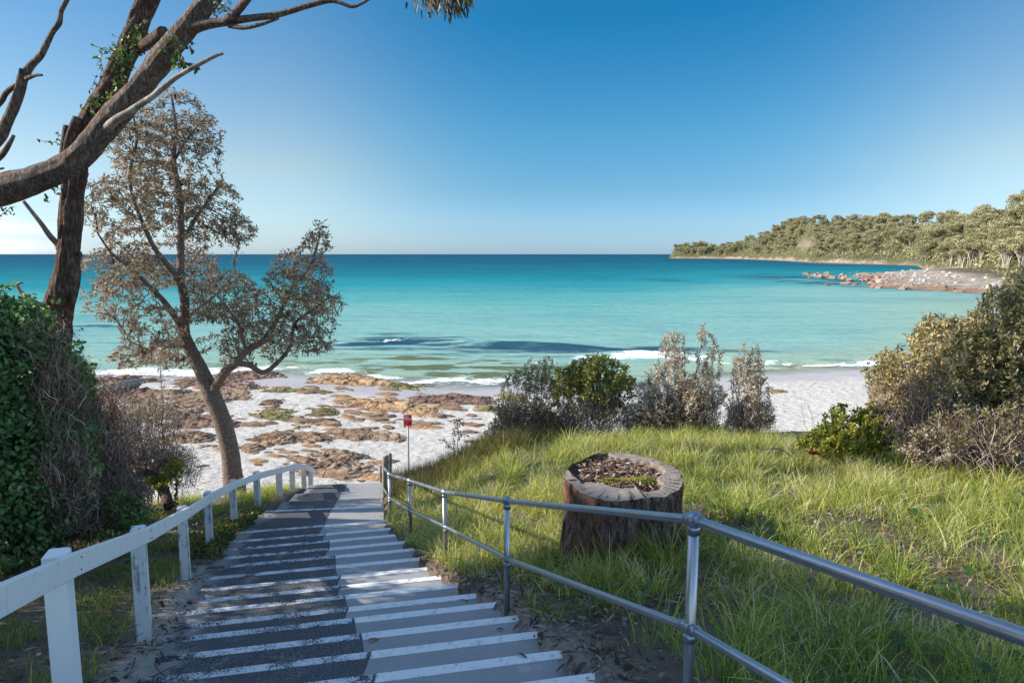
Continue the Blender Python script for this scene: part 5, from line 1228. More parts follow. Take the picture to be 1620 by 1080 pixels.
def right_grass():
    m = MB()
    N = 330000
    y = RNG.uniform(1.2, 16.8, N); x = RNG.uniform(-2.6, 13.5, N)
    edge_ = 14.5 + .9 * (fbm(x * .9, y * .3, seed=121) - .5) * 2 - 1.6 * sst(4.0, 8.5, x) - 1.5 * sst(7.5, 12, x)
    cl = fbm(x * 2.3, y * 2.3, octaves=3, seed=122); big = fbm(x * .55, y * .55, octaves=3, seed=123)
    bare = sst(.8, 2.2, x - Rx(y)) if False else 1
    near = sst(.03, .22, x - Rx(y)) * np.where(y < 6.0, .75 + .25 * sst(.15, .9 + .2 * np.maximum(0, 5 - y), x - Rx(y)), 1)
    patchy = 1 - .88 * sst(.40, .56, fbm(x * .8 + 5, y * .8, seed=124)) * sst(8.6, 4.0, y) * sst(.5, 2.5, x) 
    patchy = patchy * (1 - .7 * np.exp(-(((x - 5.9) / 1.7) ** 2 + ((y - 6.9) / .9) ** 2)))
    dens = np.clip((.12 + 1.2 * sst(.36, .64, cl)), 0, 1) * near * patchy * np.clip(.45 + y / 14, 0, 1)
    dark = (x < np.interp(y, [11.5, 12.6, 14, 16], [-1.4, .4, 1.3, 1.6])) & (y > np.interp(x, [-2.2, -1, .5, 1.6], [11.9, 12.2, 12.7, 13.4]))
    vis = (np.abs(x) < y * .86 + 1.4)
    ok = (RNG.uniform(0, 1, N) < dens) & (y < edge_) & offpath(x, y) & stump_clear(x, y) & vis
    a = ok & ~dark
    xx, yy = x[a], y[a]; k = len(xx)
    c2, b2 = cl[a], big[a]
    h = (.09 + .20 * sst(.3, .7, c2) + .09 * sst(.4, .65, b2)) * RNG.uniform(.4, 1.45, k) * np.interp(yy, [1, 4, 7], [.7, .75, 1])
    h *= np.where(xx - Rx(yy) < .5, .7, 1)
    tint = np.clip(.50 + .6 * (b2 - .5) + .55 * (c2 - .5) + RNG.normal(0, .19, k), 0, 1)
    tint = np.where(RNG.uniform(0, 1, k) < .10 + .25 * sst(.52, .68, fbm(xx * 1.3, yy * 1.3, octaves=3, seed=128)), RNG.uniform(.85, 1, k), tint)
    azi = 2 * pi * fbm(xx * 1.4, yy * 1.4, octaves=2, seed=125) * 2 + RNG.normal(0, 1.9, k)
    blades(m, xx, yy, h, RNG.uniform(.0045, .0115, k) * np.where(RNG.uniform(0, 1, k) < .12, 1.6, 1), tint, RNG.uniform(.15, 1.5, k), azi)
    # tall tufts
    T = 420; tx, ty = RNG.uniform(-1.5, 10, T), RNG.uniform(3.2, 13.8, T); okk = (tx > Rx(ty) + .6) & (np.hypot(tx - STX, ty - STY) > .8)
    for cx, cy in list(zip(tx[okk], ty[okk])) + [(STX + .45, STY + .95), (STX + .2, STY + 1.0), (STX + .75, STY + .8), (STX + .6, STY + 1.1), (STX - .2, STY - .8), (STX + .4, STY - .85), (STX + .9, STY - .3), (STX + .1, STY - .9), (1.4, 12.6), (2.2, 12.9)]:
        k = int(RNG.integers(18, 80)); xx = cx + RNG.normal(0, .09, k); yy = cy + RNG.normal(0, .09, k)
        s_ = stump_clear(xx, yy) ; xx, yy = xx[s_], yy[s_]; k = len(xx)
        blades(m, xx, yy, RNG.uniform(.2, .55, k) * RNG.uniform(.7, 1.15), RNG.uniform(.005, .010, k), np.clip(RNG.normal(RNG.choice([.3, .5, .6, .9], p=[.3, .4, .15, .15]), .16, k), 0, 1), RNG.uniform(.2, .9, k), np.arctan2(yy - cy, xx - cx) + RNG.normal(0, .6, k))
    o = m.build('tall_grass', GRASS); tag(o, 'long sunlit green grass covering the bank right of the pipe handrail', 'grass', kind='stuff')
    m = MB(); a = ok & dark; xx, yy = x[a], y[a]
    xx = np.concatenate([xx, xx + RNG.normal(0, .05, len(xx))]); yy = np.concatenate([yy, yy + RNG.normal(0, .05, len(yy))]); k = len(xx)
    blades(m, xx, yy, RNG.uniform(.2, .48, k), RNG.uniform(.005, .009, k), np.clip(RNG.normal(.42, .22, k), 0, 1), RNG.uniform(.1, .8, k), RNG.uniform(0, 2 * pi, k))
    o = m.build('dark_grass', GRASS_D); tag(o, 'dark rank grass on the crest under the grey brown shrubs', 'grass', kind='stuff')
right_grass()
def left_grass():
    m = MB(); N = 120000
    y = RNG.uniform(2.0, 16.0, N); x = RNG.uniform(-7.5, -1.0, N)
    dd = Lx(y) - x
    cl = fbm(x * 2.6, y * 2.6, octaves=3, seed=131)
    dens = sst(.15, .5, dd) * (1 - sst(1.6, 3.0, dd)) * (.15 + .85 * sst(.4, .6, cl)) * np.where(y < 7, .8, 1) * np.where(y > 10.2, 1.0, .6)
    ok = (RNG.uniform(0, 1, N) < dens) & (y < 15.4); x, y, cl = x[ok], y[ok], cl[ok]; k = len(x)
    sun = sst(8.6, 10, y)  # sunlit stretch painted into the blade colour as a lighter tint
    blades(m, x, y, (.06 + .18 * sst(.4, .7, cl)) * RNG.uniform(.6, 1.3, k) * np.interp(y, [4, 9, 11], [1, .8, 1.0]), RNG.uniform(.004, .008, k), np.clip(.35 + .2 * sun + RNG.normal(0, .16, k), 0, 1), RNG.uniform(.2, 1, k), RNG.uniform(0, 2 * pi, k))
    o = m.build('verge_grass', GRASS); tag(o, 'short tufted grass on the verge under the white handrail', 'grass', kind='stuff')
left_grass()
def litter():
    m = MB(); LIT = leaf_mat('fallen leaves', [(0, (.045, .026, .017)), (.35, (.11, .07, .05)), (.6, (.20, .15, .12)), (.85, (.33, .29, .26)), (1, (.35, .13, .05))], .7, .15)
    def scat(N, fx, fy, keep, L=(.04, .11), zl=(.0, .03), tn=(0, 1)):
        x, y = fx(N), fy(N); ok = keep(x, y); x, y = x[ok], y[ok]; k = len(x)
        d = unit(k); d[:, 2] *= .3; z = ground(x, y) + RNG.uniform(*zl, k)
        m.leaves(np.stack([x, y, z], 1), d, unit(k) * .45 + np.array([0, 0, 1]), RNG.uniform(*L, k), RNG.uniform(.013, .034, k), RNG.uniform(*tn, k), bend=.25)
    scat(9000, lambda n: RNG.uniform(-6.5, -1, n), lambda n: RNG.uniform(1.5, 11, n), lambda x, y: (Lx(y) - x > .02) & (Lx(y) - x < 1.1 + .4 * RNG.normal(0, 1, len(x))))
    scat(13000, lambda n: RNG.uniform(-1.6, 3.5, n), lambda n: RNG.uniform(1.5, 8, n), lambda x, y: (x - Rx(y) > .02) & (x - Rx(y) < .25 + np.abs(RNG.normal(0, .4, len(x)))))
    scat(14000, lambda n: RNG.uniform(.5, 8, n), lambda n: RNG.uniform(1.6, 8, n), lambda x, y: (x - Rx(y) > .5) & (fbm(x * .8 + 5, y * .8, seed=124) > .47), zl=(.01, .12))
    # twigs
    for k in range(160):
        s_ = RNG.uniform() < .6; y = RNG.uniform(2, 8); x = (Lx(y) - RNG.uniform(.05, 1.2)) if s_ else (Rx(y) + RNG.uniform(.05, 1.6))
        c0 = np.array([x, y, gz(x, y) + .02]); d = unit(1)[0]; d[2] = abs(d[2]) * .15; L = RNG.uniform(.08, .4)
        m.tube([c0, c0 + d * L * .5 + unit(1)[0] * .015, c0 + d * L], [.005, .004, .002], 5, tint=RNG.uniform(.1, .8), cap=False)
    o = m.build('leaf_litter', LIT); tag(o, 'dry grey and brown leaf litter along both edges of the steps', 'leaf litter', kind='stuff')
litter()
# single leaves lying on the steps
LF = leaf_mat('brown fallen leaf', [(0, (.06, .03, .02)), (1, (.30, .12, .07))], .7, .1)
def tread_z(x, y):
    s = y - (.22 if y < 10.4 else .12) * (x - xb(y))
    for (e, z) in edge:
        if s < e: return z
    return edge[-1][1]
for k, (px, py, L, tn, lab) in enumerate([(553, 931, .12, .1, 'curled dark brown leaf standing on the pale half of the steps'), (580, 1020, .11, .9, 'reddish leaf lying on the boundary between black and pale steps'), (584, 1046, .09, .8, 'reddish brown leaf on the dark edge of the lower step'),
                                          (742, 958, .15, .6, 'long tan leaf on the right end of a white step edge'), (818, 1038, .08, .1, 'small dark leaf on the white strip end at the right'), (785, 1000, .07, .1, 'tiny dark leaf on a white step edge by the sandy corner')]):
    d_ = ray(px, py); best_ = None
    for yy in np.arange(2.5, 9, .02):
        x_ = d_[0] * yy / d_[1]
        if d_[2] * yy / d_[1] < tread_z(x_, yy): best_ = (x_, yy); break
    if best_ is None: continue
    x_, yy = best_; m = MB(); a = RNG.uniform(0, 2 * pi)
    m.leaves(np.array([[0, 0, .012]]), np.array([[cos(a), sin(a) * .6, .12]]), np.array([[.2, .1, 1.0]]), L, L * .3, tn, bend=.35)
    o = m.build('fallen_leaf', LF); o.location = (x_, yy, tread_z(x_, yy) + .004); o.name = 'fallen_leaf'; tag(o, lab, 'leaf', 'leaves fallen on the steps')
# round leaved ground cover
def cover():
    m = MB(); N = 520
    x = RNG.uniform(.3, 9, N); y = RNG.uniform(2.2, 8.5, N); ok = (x > Rx(y) + .8) & (fbm(x * 1.1, y * 1.1, seed=141) > .47) & stump_clear(x, y); x, y = x[ok], y[ok]; n_ = len(x)
    z = ground(x, y)
    for i in range(n_):
        r = RNG.uniform(.022, .06); h = RNG.uniform(.05, .2); c0 = np.array([x[i] + RNG.normal(0, .02), y[i] + RNG.normal(0, .02), z[i] + h])
        nm = unit(1)[0] * .5 + np.array([-.2, -.3, 1]); nm /= np.linalg.norm(nm); u = np.cross(nm, [0, 1, .2]); u /= np.linalg.norm(u); v = np.cross(nm, u)
        a = np.linspace(.25, 2 * pi - .25, 12); rr = r * (1 + .05 * np.sin(a * 7))
        ring = c0 + (np.cos(a) * rr)[:, None] * u + (np.sin(a) * rr)[:, None] * v + nm * r * .12
        tn = RNG.uniform(.1, .9)
        m.add(np.vstack([[c0], ring]), [[0, j, j + 1] for j in range(1, 12)], tn); m.tube([[x[i], y[i], z[i]], c0], [.003, .002], 4, tint=.3, cap=False)
    o = m.build('ground_cover', leaf_mat('round pennywort leaves', [(0, (.02, .05, .014)), (.5, (.055, .12, .03)), (.85, (.13, .20, .05)), (1, (.30, .28, .08))], .4, .35)); tag(o, 'round leaved green ground cover among the grass in the right foreground', 'ground cover', kind='stuff')
    # succulent-like yellowish cover by the left verge bend
    m = MB(); N = 2600
    y = RNG.uniform(8.2, 11.2, N); x = Lx(y) - np.abs(RNG.normal(0, .3, N)) - .04; k = len(x)
    m.leaves(np.stack([x, y, ground(x, y) + RNG.uniform(0, .10, k)], 1), unit(k) + np.array([0, 0, .4]), unit(k) + np.array([0, 0, 1.]), RNG.uniform(.03, .07, k), .028, RNG.uniform(0, 1, k))
    o = m.build('creeper', leaf_mat('creeping leaves', [(0, (.03, .06, .015)), (.5, (.09, .13, .03)), (.8, (.25, .24, .05)), (1, (.32, .15, .05))], .5, .35)); tag(o, 'creeping yellow and green ground cover at the left bend of the steps', 'ground cover', kind='stuff')
cover()
# ------------------------------------------------------------------ beach rocks
def rock_mat(name, pal, moss=0.0):
    n = NT(name); co = n.coord(scale=(1, 1, 2.2)); a = n.noise(co, 1.1, 6, .65, .3); b = n.noise(co, 7, 5, .7); c_ = n.noise(co, 26, 3, .7)
    cc = n.ramp(n.math('ADD', n.math('MULTIPLY', a, .65), n.math('MULTIPLY', b, .35)), [(.32, pal[0]), (.44, pal[1]), (.54, pal[2]), (.66, pal[3])])
    sx_ = n.n('SeparateXYZ'); n.l(n.coord(), sx_.inputs[0]); wv = n.n('TexNoise', noise_dimensions='1D'); n.l(n.math('ADD', n.math('MULTIPLY', sx_.outputs[2], 14.0), n.math('MULTIPLY', a, 2.5)), wv.inputs['W']); wv.inputs['Scale'].default_value = 1.0
    cc = n.mix(n.math('MULTIPLY', n.step(wv.outputs['Fac'], .52, .66), .6), cc, pal[3])
    cc = n.mix(n.math('MULTIPLY', n.step(c_, .54, .68), .45), cc, pal[0])
    vo = n.n('TexVoronoi', feature='DISTANCE_TO_EDGE'); vo.inputs['Scale'].default_value = .9; n.l(n.coord(scale=(1, .55, 1), rot=(0, 0, .6)), vo.inputs['Vector'])
    cc = n.mix(n.math('MULTIPLY', n.math('SUBTRACT', 1.0, n.step(vo.outputs['Distance'], .0, .05)), .7), cc, tuple(q * .35 for q in pal[0]))
    if moss: cc = n.mix(n.math('MULTIPLY', n.step(n.noise(n.coord(), .8, 5, .7), .5 - moss * .12, .58), moss), cc, (.12, .135, .025))
    return n.fin(cc, .85, n.bump(n.math('ADD', b, n.math('MULTIPLY', c_, .5)), .8, .10), .25)
R_BROWN = rock_mat('brown sandstone', [(.045, .027, .018), (.20, .125, .078), (.36, .235, .145), (.52, .39, .27)])
R_ORANGE = rock_mat('orange sandstone', [(.065, .034, .020), (.32, .18, .085), (.50, .305, .155), (.60, .44, .30)])
R_DARK = rock_mat('dark wet rock', [(.022, .014, .012), (.12, .078, .052), (.26, .15, .10), (.38, .24, .16)])
R_MOSS = rock_mat('algae covered rock', [(.06, .040, .022), (.21, .145, .07), (.35, .25, .125), (.46, .36, .20)], .7)
def slab(px, py, hw, hh, H, skew, mat, label, seed, name='beach_rock'):
    c = G(px, py, 14, 90)
    s = c[1] / 1080 / ray(px, py)[1]
    a = hw * s; f1 = G(px, max(py - hh, 560), 14, 90); f0 = G(px, py + hh, 14, 90); b = max(.35, .5 * (f1[1] - f0[1]))
    ext = 1.45; res = max(.055, min(.13, a / 30))
    xs = np.arange(-a * (ext + .55 * skew), a * (ext + .55 * skew), res); yv = np.arange(-b * ext, b * ext, max(res * 1.3, b / 60))
    X, Y = np.meshgrid(xs, yv); wx, wy = X + c[0], Y + c[1]
    xr = X + skew * (Y / b) * a * .55
    q = np.hypot(xr / a, Y / b)
    ang = -.5; lx = (wx * cos(ang) + wy * sin(ang)); ly = (-wx * sin(ang) + wy * cos(ang))
    n1 = fbm(lx * .42 + seed, ly * .95, octaves=3, seed=seed) - .5; n2 = fbm(wx * 2.3, wy * 2.3, octaves=4, seed=seed + 7) - .5
    rid = 1 - np.abs(2 * fbm(lx * .35, ly * .8, octaves=3, seed=seed + 2) - 1) * 2
    f = 1 - q ** 1.7 + n1 * 1.5 + n2 * .45 - np.clip(rid - .86, 0, 1) * 3.2
    # keep the largest connected piece
    inside = f > -.06; lab = np.zeros(f.shape, int); best = (0, 0); k = 0
    for i0, j0 in zip(*np.nonzero(inside)):
        if lab[i0, j0]: continue
        k += 1; st = [(i0, j0)]; lab[i0, j0] = k; cnt_ = 0
        while st:
            i, j = st.pop(); cnt_ += 1
            for di, dj in ((1, 0), (-1, 0), (0, 1), (0, -1)):
                ii, jj = i + di, j + dj
                if 0 <= ii < f.shape[0] and 0 <= jj < f.shape[1] and inside[ii, jj] and not lab[ii, jj]: lab[ii, jj] = k; st.append((ii, jj))
        if cnt_ > best[0]: best = (cnt_, k)
    mask = lab == best[1]
    for _ in range(2):
        mm_ = mask.copy(); mm_[1:] |= mask[:-1]; mm_[:-1] |= mask[1:]; mm_[:, 1:] |= mask[:, :-1]; mm_[:, :-1] |= mask[:, 1:]; mask = mm_
    F = np.where(lab == best[1], f, np.minimum(f, -.06))
    lv = 4.2; g_ = np.clip(F, 0, 1.35) * lv + n2 * .40; fr = g_ - np.floor(g_); T = (np.floor(g_) + sst(.0, .30, fr)) / lv
    T = np.maximum(T, 0) * sst(-.02, .07, F) + .16 * sst(-.02, .07, F)
    Z = ground(wx, wy) - .10 + (H * .30 + .06) * T + n2 * .15 * H ** .6 * sst(0, .2, F) - .10 * H ** .5 * np.clip(.5 - np.abs(fbm(lx * .9, ly * 2.2, octaves=3, seed=seed + 4) - .5) * 11, 0, .5) + .05 * H * (X / a) - .22 * (F < -.02)
    fa = np.nonzero(mask[:-1, :-1] & mask[1:, :-1] & mask[1:, 1:] & mask[:-1, 1:]); idx = np.full(mask.shape, -1); use = np.zeros(mask.shape, bool)
    for di, dj in ((0, 0), (1, 0), (1, 1), (0, 1)): use[fa[0] + di, fa[1] + dj] = True
    idx[use] = np.arange(use.sum()); m = MB()
    m.add(np.stack([X[use], Y[use], Z[use] - c[2]], 1), np.stack([idx[fa[0], fa[1]], idx[fa[0], fa[1] + 1], idx[fa[0] + 1, fa[1] + 1], idx[fa[0] + 1, fa[1]]], 1), np.clip(T[use], 0, 1))
    o = m.build(name, mat, None, smooth=False); o.location = tuple(c)
    return tag(o, label, 'rock')
SL = [(520, 735, 82, 24, .55, .6, R_BROWN, 'big layered brown and ochre rock slab just beyond the foot of the steps'),
      (600, 752, 40, 9, .25, .5, R_ORANGE, 'flat ochre slab poking from the sand beside the timber post ends'),
      (396, 709, 22, 8, .4, .2, R_BROWN, 'small dark brown rock on the sand right of the banksia trunk'),
      (436, 692, 42, 15, .6, .4, R_BROWN, 'rounded brown rock ledge with an ochre face beyond the white handrail'),
      (570, 687, 62, 13, .4, .7, R_BROWN, 'wide flat mauve brown slab left of the red sign'),
      (560, 664, 30, 5, .2, .6, R_BROWN, 'thin low brown slab behind the flat mauve slab'),
      (612, 667, 30, 4, .2, .5, R_BROWN, 'thin low brown slab directly behind the red sign panel'),
      (668, 668, 34, 3, .18, .3, R_BROWN, 'long thin brown slab right of the red sign panel'),
      (668, 677, 34, 3.5, .2, .3, R_ORANGE, 'ochre slab lying on the sand just right of the sign pole'),
      (605, 640, 72, 10, .55, .9, R_ORANGE, 'orange brown rocky ridge running down to the right behind the sign'),
      (665, 656, 44, 6, .4, .9, R_ORANGE, 'narrow orange end of the rocky ridge above the red sign'),
      (560, 604, 66, 9, .75, .6, R_ORANGE, 'rough orange ledge at the water edge right of the banksia crown'),
      (632, 611, 56, 7, .5, .8, R_MOSS, 'tan and olive ledge sloping into the foam at the water edge'),
      (706, 632, 60, 9, .6, .4, R_DARK, 'dark red brown ledge at the water edge below the white foam'),
      (752, 633, 26, 7, .4, .3, R_DARK, 'dark rock end nearest the crest shrubs at the water edge'),
      (772, 648, 40, 6, .3, .3, R_MOSS, 'low olive rock beside the leftmost crest shrub'),
      (805, 628, 34, 7, .35, .3, R_MOSS, 'olive rock partly hidden behind the leftmost crest shrub'),
      (520, 652, 26, 10, .45, .7, R_MOSS, 'olive brown rock in front of the pale sand pool'),
      (512, 668, 34, 8, .4, .5, R_BROWN, 'brown slab between the sand pool and the mauve slab'),
      (470, 618, 58, 5, .4, .3, R_MOSS, 'long green mossy rock beside the sandy channel'),
      (432, 638, 20, 8, .35, .9, R_DARK, 'short dark rib of rock in the sandy channel'),
      (438, 656, 44, 10, .5, .7, R_MOSS, 'brown and olive slab right of the banksia trunk by the wet sand'),
      (480, 668, 30, 10, .4, .9, R_BROWN, 'sloping brown rib joining the slabs in the middle of the beach'),
      (486, 692, 36, 10, .35, .8, R_BROWN, 'grey brown rib ending in a thin tail on the sand'),
      (200, 628, 70, 13, .8, .4, R_DARK, 'broad dark brown rock mass under the driftwood log'),
      (168, 604, 30, 9, .9, .2, R_DARK, 'rugged dark rock at the far left water edge'),
      (228, 603, 28, 5, .5, .2, R_DARK, 'low rock in the foam at the left'),
      (255, 650, 76, 13, .7, .4, R_BROWN, 'large terraced red brown rock mass left of the banksia trunk'),
      (180, 658, 50, 14, .7, .3, R_BROWN, 'red brown rock mass behind the brown twiggy shrub'),
      (310, 668, 50, 12, .7, .6, R_DARK, 'dark shadowed ledge left of the banksia trunk'),
      (300, 692, 34, 8, .45, .5, R_BROWN, 'brown slab beside the blue rock pool'),
      (325, 708, 36, 6, .35, .4, R_BROWN, 'low brown slab on the sand left of the banksia trunk'),
      (300, 722, 22, 4, .25, .4, R_BROWN, 'small thin slab on the sand left of the banksia base'),
      (330, 605, 60, 6, .6, .3, R_DARK, 'long dark ledge behind the banksia trunk at the water edge'),
      (385, 595, 50, 6, .7, .3, R_DARK, 'dark red ledge right of the banksia fork at the water edge'),
      (372, 616, 34, 8, .6, .4, R_BROWN, 'stepped brown rock right of the banksia trunk below the water'),
      (330, 628, 50, 8, .6, .3, R_BROWN, 'stepped brown rock just left of the banksia trunk'),
      (260, 625, 40, 7, .6, .3, R_BROWN, 'brown ledge beyond the wispy shrub'),
      (130, 630, 40, 12, .8, .2, R_DARK, 'dark rock behind the top of the brown twiggy shrub'),
      (60, 620, 60, 14, .8, .2, R_DARK, 'dark rock shelf hidden behind the green hedge'),
      (1245, 583, 22, 2.2, .4, .1, R_MOSS, 'small dark rock at the water edge on the right hand beach'),
      (1228, 620, 16, 2.5, .25, .1, R_MOSS, 'small ochre rock on the wet sand behind the narrow silvery shrub')]
for i, s in enumerate(SL): slab(s[0], s[1], s[2] * (1.3 if s[0] < 360 else 1.14), s[3] * (1.2 if s[0] < 360 else 1.08), *s[4:], seed=200 + i * 11)
# scattered small flat pieces
frag = []
for k in range(8):
    m = MB(); na, nr = 26, 7; th = np.linspace(0, 2 * pi, na, endpoint=False)
    out = 1 + .45 * (fbm(np.cos(th) * 1.8 + k * 5, np.sin(th) * 1.8, octaves=4, seed=300 + k) - .5) * 2
    RR, TT = np.meshgrid(np.linspace(0, 1, nr), np.append(th, th[0]), indexing='ij'); oo = np.append(out, out[0])[None]
    X, Y = RR * oo * np.cos(TT), RR * oo * np.sin(TT) * .6
    Z = .18 * (1 - sst(.5, 1, RR)) * (.6 + .9 * fbm(X * 2, Y * 2, seed=310 + k)) - (RR > .98) * .25
    m.grid(X, Y, Z); frag.append(m.build('rock_fragment', [R_BROWN, R_BROWN, R_ORANGE, R_DARK][k % 4], None, link=False))
for k in range(190):
    for _ in range(20):
        px, py = RNG.uniform(150, 760), RNG.uniform(612, 745)
        if fbm(np.array([px * .012]), np.array([py * .04]), seed=320)[0] > .46 + .10 * (py > 700): break
    c = G(px, py, 14, 90)
    if c[1] < 17.5: continue
    o = frag[k % 8].copy(); COL.objects.link(o); s = RNG.uniform(.14, .75) * (1.3 if py < 680 else .8); o.location = (c[0], c[1], c[2] - .02); o.scale = (s, s, s * RNG.uniform(.3, .75)); o.rotation_euler = (0, 0, RNG.normal(-.5, .35))
    tag(o, 'small flat brown rock fragment half buried in the beach sand', 'rock', 'rock fragments scattered over the beach')
# specks of shell, weed and small stones on the dry sand
m = MB(); N = 9000
x = RNG.uniform(-16, 26, N); y = 17.5 + 26 * RNG.uniform(0, 1, N) ** 1.5; ok = (np.abs(x) < y * .8) & (fbm(x * .5, y * .5, seed=330) > .42) & (y < yw(x) - 3); x, y = x[ok], y[ok]; k = len(x)
d = unit(k); d[:, 2] *= .2
m.leaves(np.stack([x, y, ground(x, y) + .012], 1), d, unit(k) * .3 + np.array([0, 0, 1.]), RNG.uniform(.04, .15, k), RNG.uniform(.03, .07, k), RNG.uniform(0, 1, k), simple=True)
o = m.build('beach_debris', leaf_mat('beach debris', [(0, (.05, .04, .035)), (.6, (.16, .12, .10)), (1, (.32, .26, .22))], .9, .0)); tag(o, 'dark specks of stone and dried weed scattered on the dry sand', 'beach debris', kind='stuff')

# ------------------------------------------------------------------ far shore: terrain
K = np.array([.226, .233, .26, .30, .335, .366, .40, .434, .50, .56, .588, .602, .64, .70, .76, .85, 1.0, 1.5, 3])
YS = np.array([1300, 1260, 1225, 1170, 1060, 910, 770, 625, 540, 490, 462, 312, 275, 226, 192, 168, 152, 145, 145])
EK = np.array([.226, .24, .27, .30, .331, .359, .38, .40, .469, .537, .606, .657, .70, .743, .80, 1.2, 3])
EP = np.array([4, 16, 21, 20, 27, 31, 47, 55, 58, 60, 63, 66, 72, 88, 94, 100, 100])
DR = np.array([30, 50, 60, 70, 90, 110, 120, 120, 150, 150, 150, 120, 95, 75, 75, 75, 75])
def ys(k): return np.interp(k, K, YS)
def hill(x, y):
    k = np.where(y > 1, x / np.maximum(y, 1), 3); D = y - ys(k); dr = np.interp(k, EK, DR)
    yr_ = ys(k) + dr; H = np.interp(k, EK, EP) / 1080 * yr_ - 9.5 * np.interp(k, [.23, .3, 3], [.7, 1, 1])
    H = np.maximum(H, -4)
    z = SEA - 1.5 + 3.0 * sst(-3, 9, D) + (H - SEA - 1.5) * sst(4, 1, D / dr * 0 + 1 - np.clip((D - 8) / dr, 0, 1) * 3 + 3) * 1.0
    t = np.clip((D - 7) / dr, 0, 1); z = SEA - 1.5 + 3.2 * sst(-3, 9, D) + (H - SEA - 1.7) * (t ** .75) * (1 - .15 * np.sin(t * pi))
    z = z + (fbm(x * .03, y * .03, seed=151) - .5) * 7 * sst(0, .3, t) + (fbm(x * .2, y * .2, seed=152) - .5) * 1.8 * sst(-1, 4, D)
    e = sst(.226, .236, k)
    return SEA - 3 + (z - SEA + 3) * e
def dig(kx, seeds): return None
ks = np.concatenate([np.linspace(.222, .24, 14), np.linspace(.243, .62, 190), np.linspace(.625, 1.5, 90), np.linspace(1.6, 3, 8)])
Ds = np.concatenate([np.arange(-6, 14, 1.6), np.arange(14, 150, 5), np.arange(150, 420, 30), [500, 700, 1200, 2500]])
KK, DD = np.meshgrid(ks, Ds, indexing='ij')
HY = ys(KK) + DD; HX = KK * HY; HZ = hill(HX, HY)
cliff = np.exp(-((KK - .43) / .012) ** 2 - ((DD - 62) / 26) ** 2) + .8 * np.exp(-((KK - .452) / .008) ** 2 - ((DD - 70) / 18) ** 2) + .8 * np.exp(-((KK - .415) / .008) ** 2 - ((DD - 40) / 14) ** 2)
bare = np.clip(np.maximum((1 - sst(5, 11, DD + 6 * (fbm(HX * .05, HY * .05, seed=155) - .5) * 2)) * np.interp(KK, [.2, .3, .33, .7, .9], [.9, .9, 1, .8, .5]), cliff * .75 * sst(.3, .6, fbm(HX * .06, HZ * .2, seed=156))), 0, 1)
n = NT('headland ground'); co = n.coord(); a = n.noise(co, .05, 6, .65); b = n.noise(co, .5, 5, .7)
rockc = n.ramp(b, [(.3, (.11, .075, .055)), (.5, (.25, .19, .145)), (.7, (.42, .36, .30))]); soilc = n.mix(a, (.05, .052, .022), (.12, .11, .055)); soilc = n.mix(n.step(b, .55, .7), soilc, (.17, .14, .085))
zz = n.n('SeparateXYZ'); n.l(co, zz.inputs[0]); tide = n.math('SUBTRACT', 1.0, n.step(zz.outputs[2], SEA + .2, SEA + 1.0)); rockc = n.mix(n.math('MULTIPLY', tide, .8), rockc, (.05, .04, .04))
m = MB(); m.grid(HX, HY, HZ, bare); o = m.build('hills', n.fin(n.mix(n.attr(), soilc, rockc), .9, n.bump(b, 1, .8), .15)); tag(o, 'wooded headland curving round the far side of the bay', kind='structure')
# rocky spit
poly = np.array([(88, 172), (90, 158), (97, 141), (108, 131), (160, 120), (270, 112), (290, 250), (205, 322), (183, 312), (158, 286), (140, 270), (124, 246), (108, 205)], float)
def pdist(x, y):
    ins = np.zeros(x.shape, bool); d = np.full(x.shape, 1e9)
    for a_, b_ in zip(poly, np.roll(poly, -1, 0)):
        ab = b_ - a_; t = np.clip(((x - a_[0]) * ab[0] + (y - a_[1]) * ab[1]) / (ab @ ab), 0, 1); d = np.minimum(d, np.hypot(x - a_[0] - t * ab[0], y - a_[1] - t * ab[1]))
        cnd = (a_[1] > y) != (b_[1] > y); xi = a_[0] + (y - a_[1]) * ab[0] / (ab[1] + 1e-12); ins ^= cnd & (x < xi)
    return np.where(ins, d, -d)
def spit(x, y):
    d = pdist(x, y) + (fbm(x * .12, y * .12, seed=161) - .5) * 7
    return SEA - 1.2 + 2.0 * sst(-4, 5, d) + 1.7 * sst(3, 26, d) + (fbm(x * .4, y * .4, seed=162) - .5) * 1.3 * sst(-3, 3, d) + 2.2 * sst(25, 60, d)
PX, PY = np.meshgrid(np.arange(72, 292, 1.2), np.arange(106, 332, 1.6)); PZ = spit(PX, PY)
veg = sst(20, 32, pdist(PX, PY) + (fbm(PX * .08, PY * .08, seed=163) - .5) * 14)
n = NT('pale spit rock'); co = n.coord(); b = n.noise(co, .35, 6, .7); b2 = n.noise(co, 1.6, 4, .7)
cc = n.ramp(b, [(.3, (.17, .125, .09)), (.48, (.32, .265, .215)), (.7, (.50, .455, .40))]); cc = n.mix(n.step(b2, .58, .7), cc, (.14, .10, .08))
zz = n.n('SeparateXYZ'); n.l(co, zz.inputs[0]); tide = n.math('SUBTRACT', 1.0, n.step(n.math('ADD', zz.outputs[2], n.math('MULTIPLY', b, 1.2)), SEA + .9, SEA + 2.0)); cc = n.mix(n.math('MULTIPLY', tide, .85), cc, (.20, .105, .06))
cc = n.mix(n.attr(), cc, (.115, .10, .052))
m = MB(); m.grid(PX, PY, PZ, veg); o = m.build('shore', n.fin(cc, .9, n.bump(b2, 1, .5), .2)); o.data.flip_normals(); tag(o, 'pale rocky spit running out from the wooded shore', kind='structure')
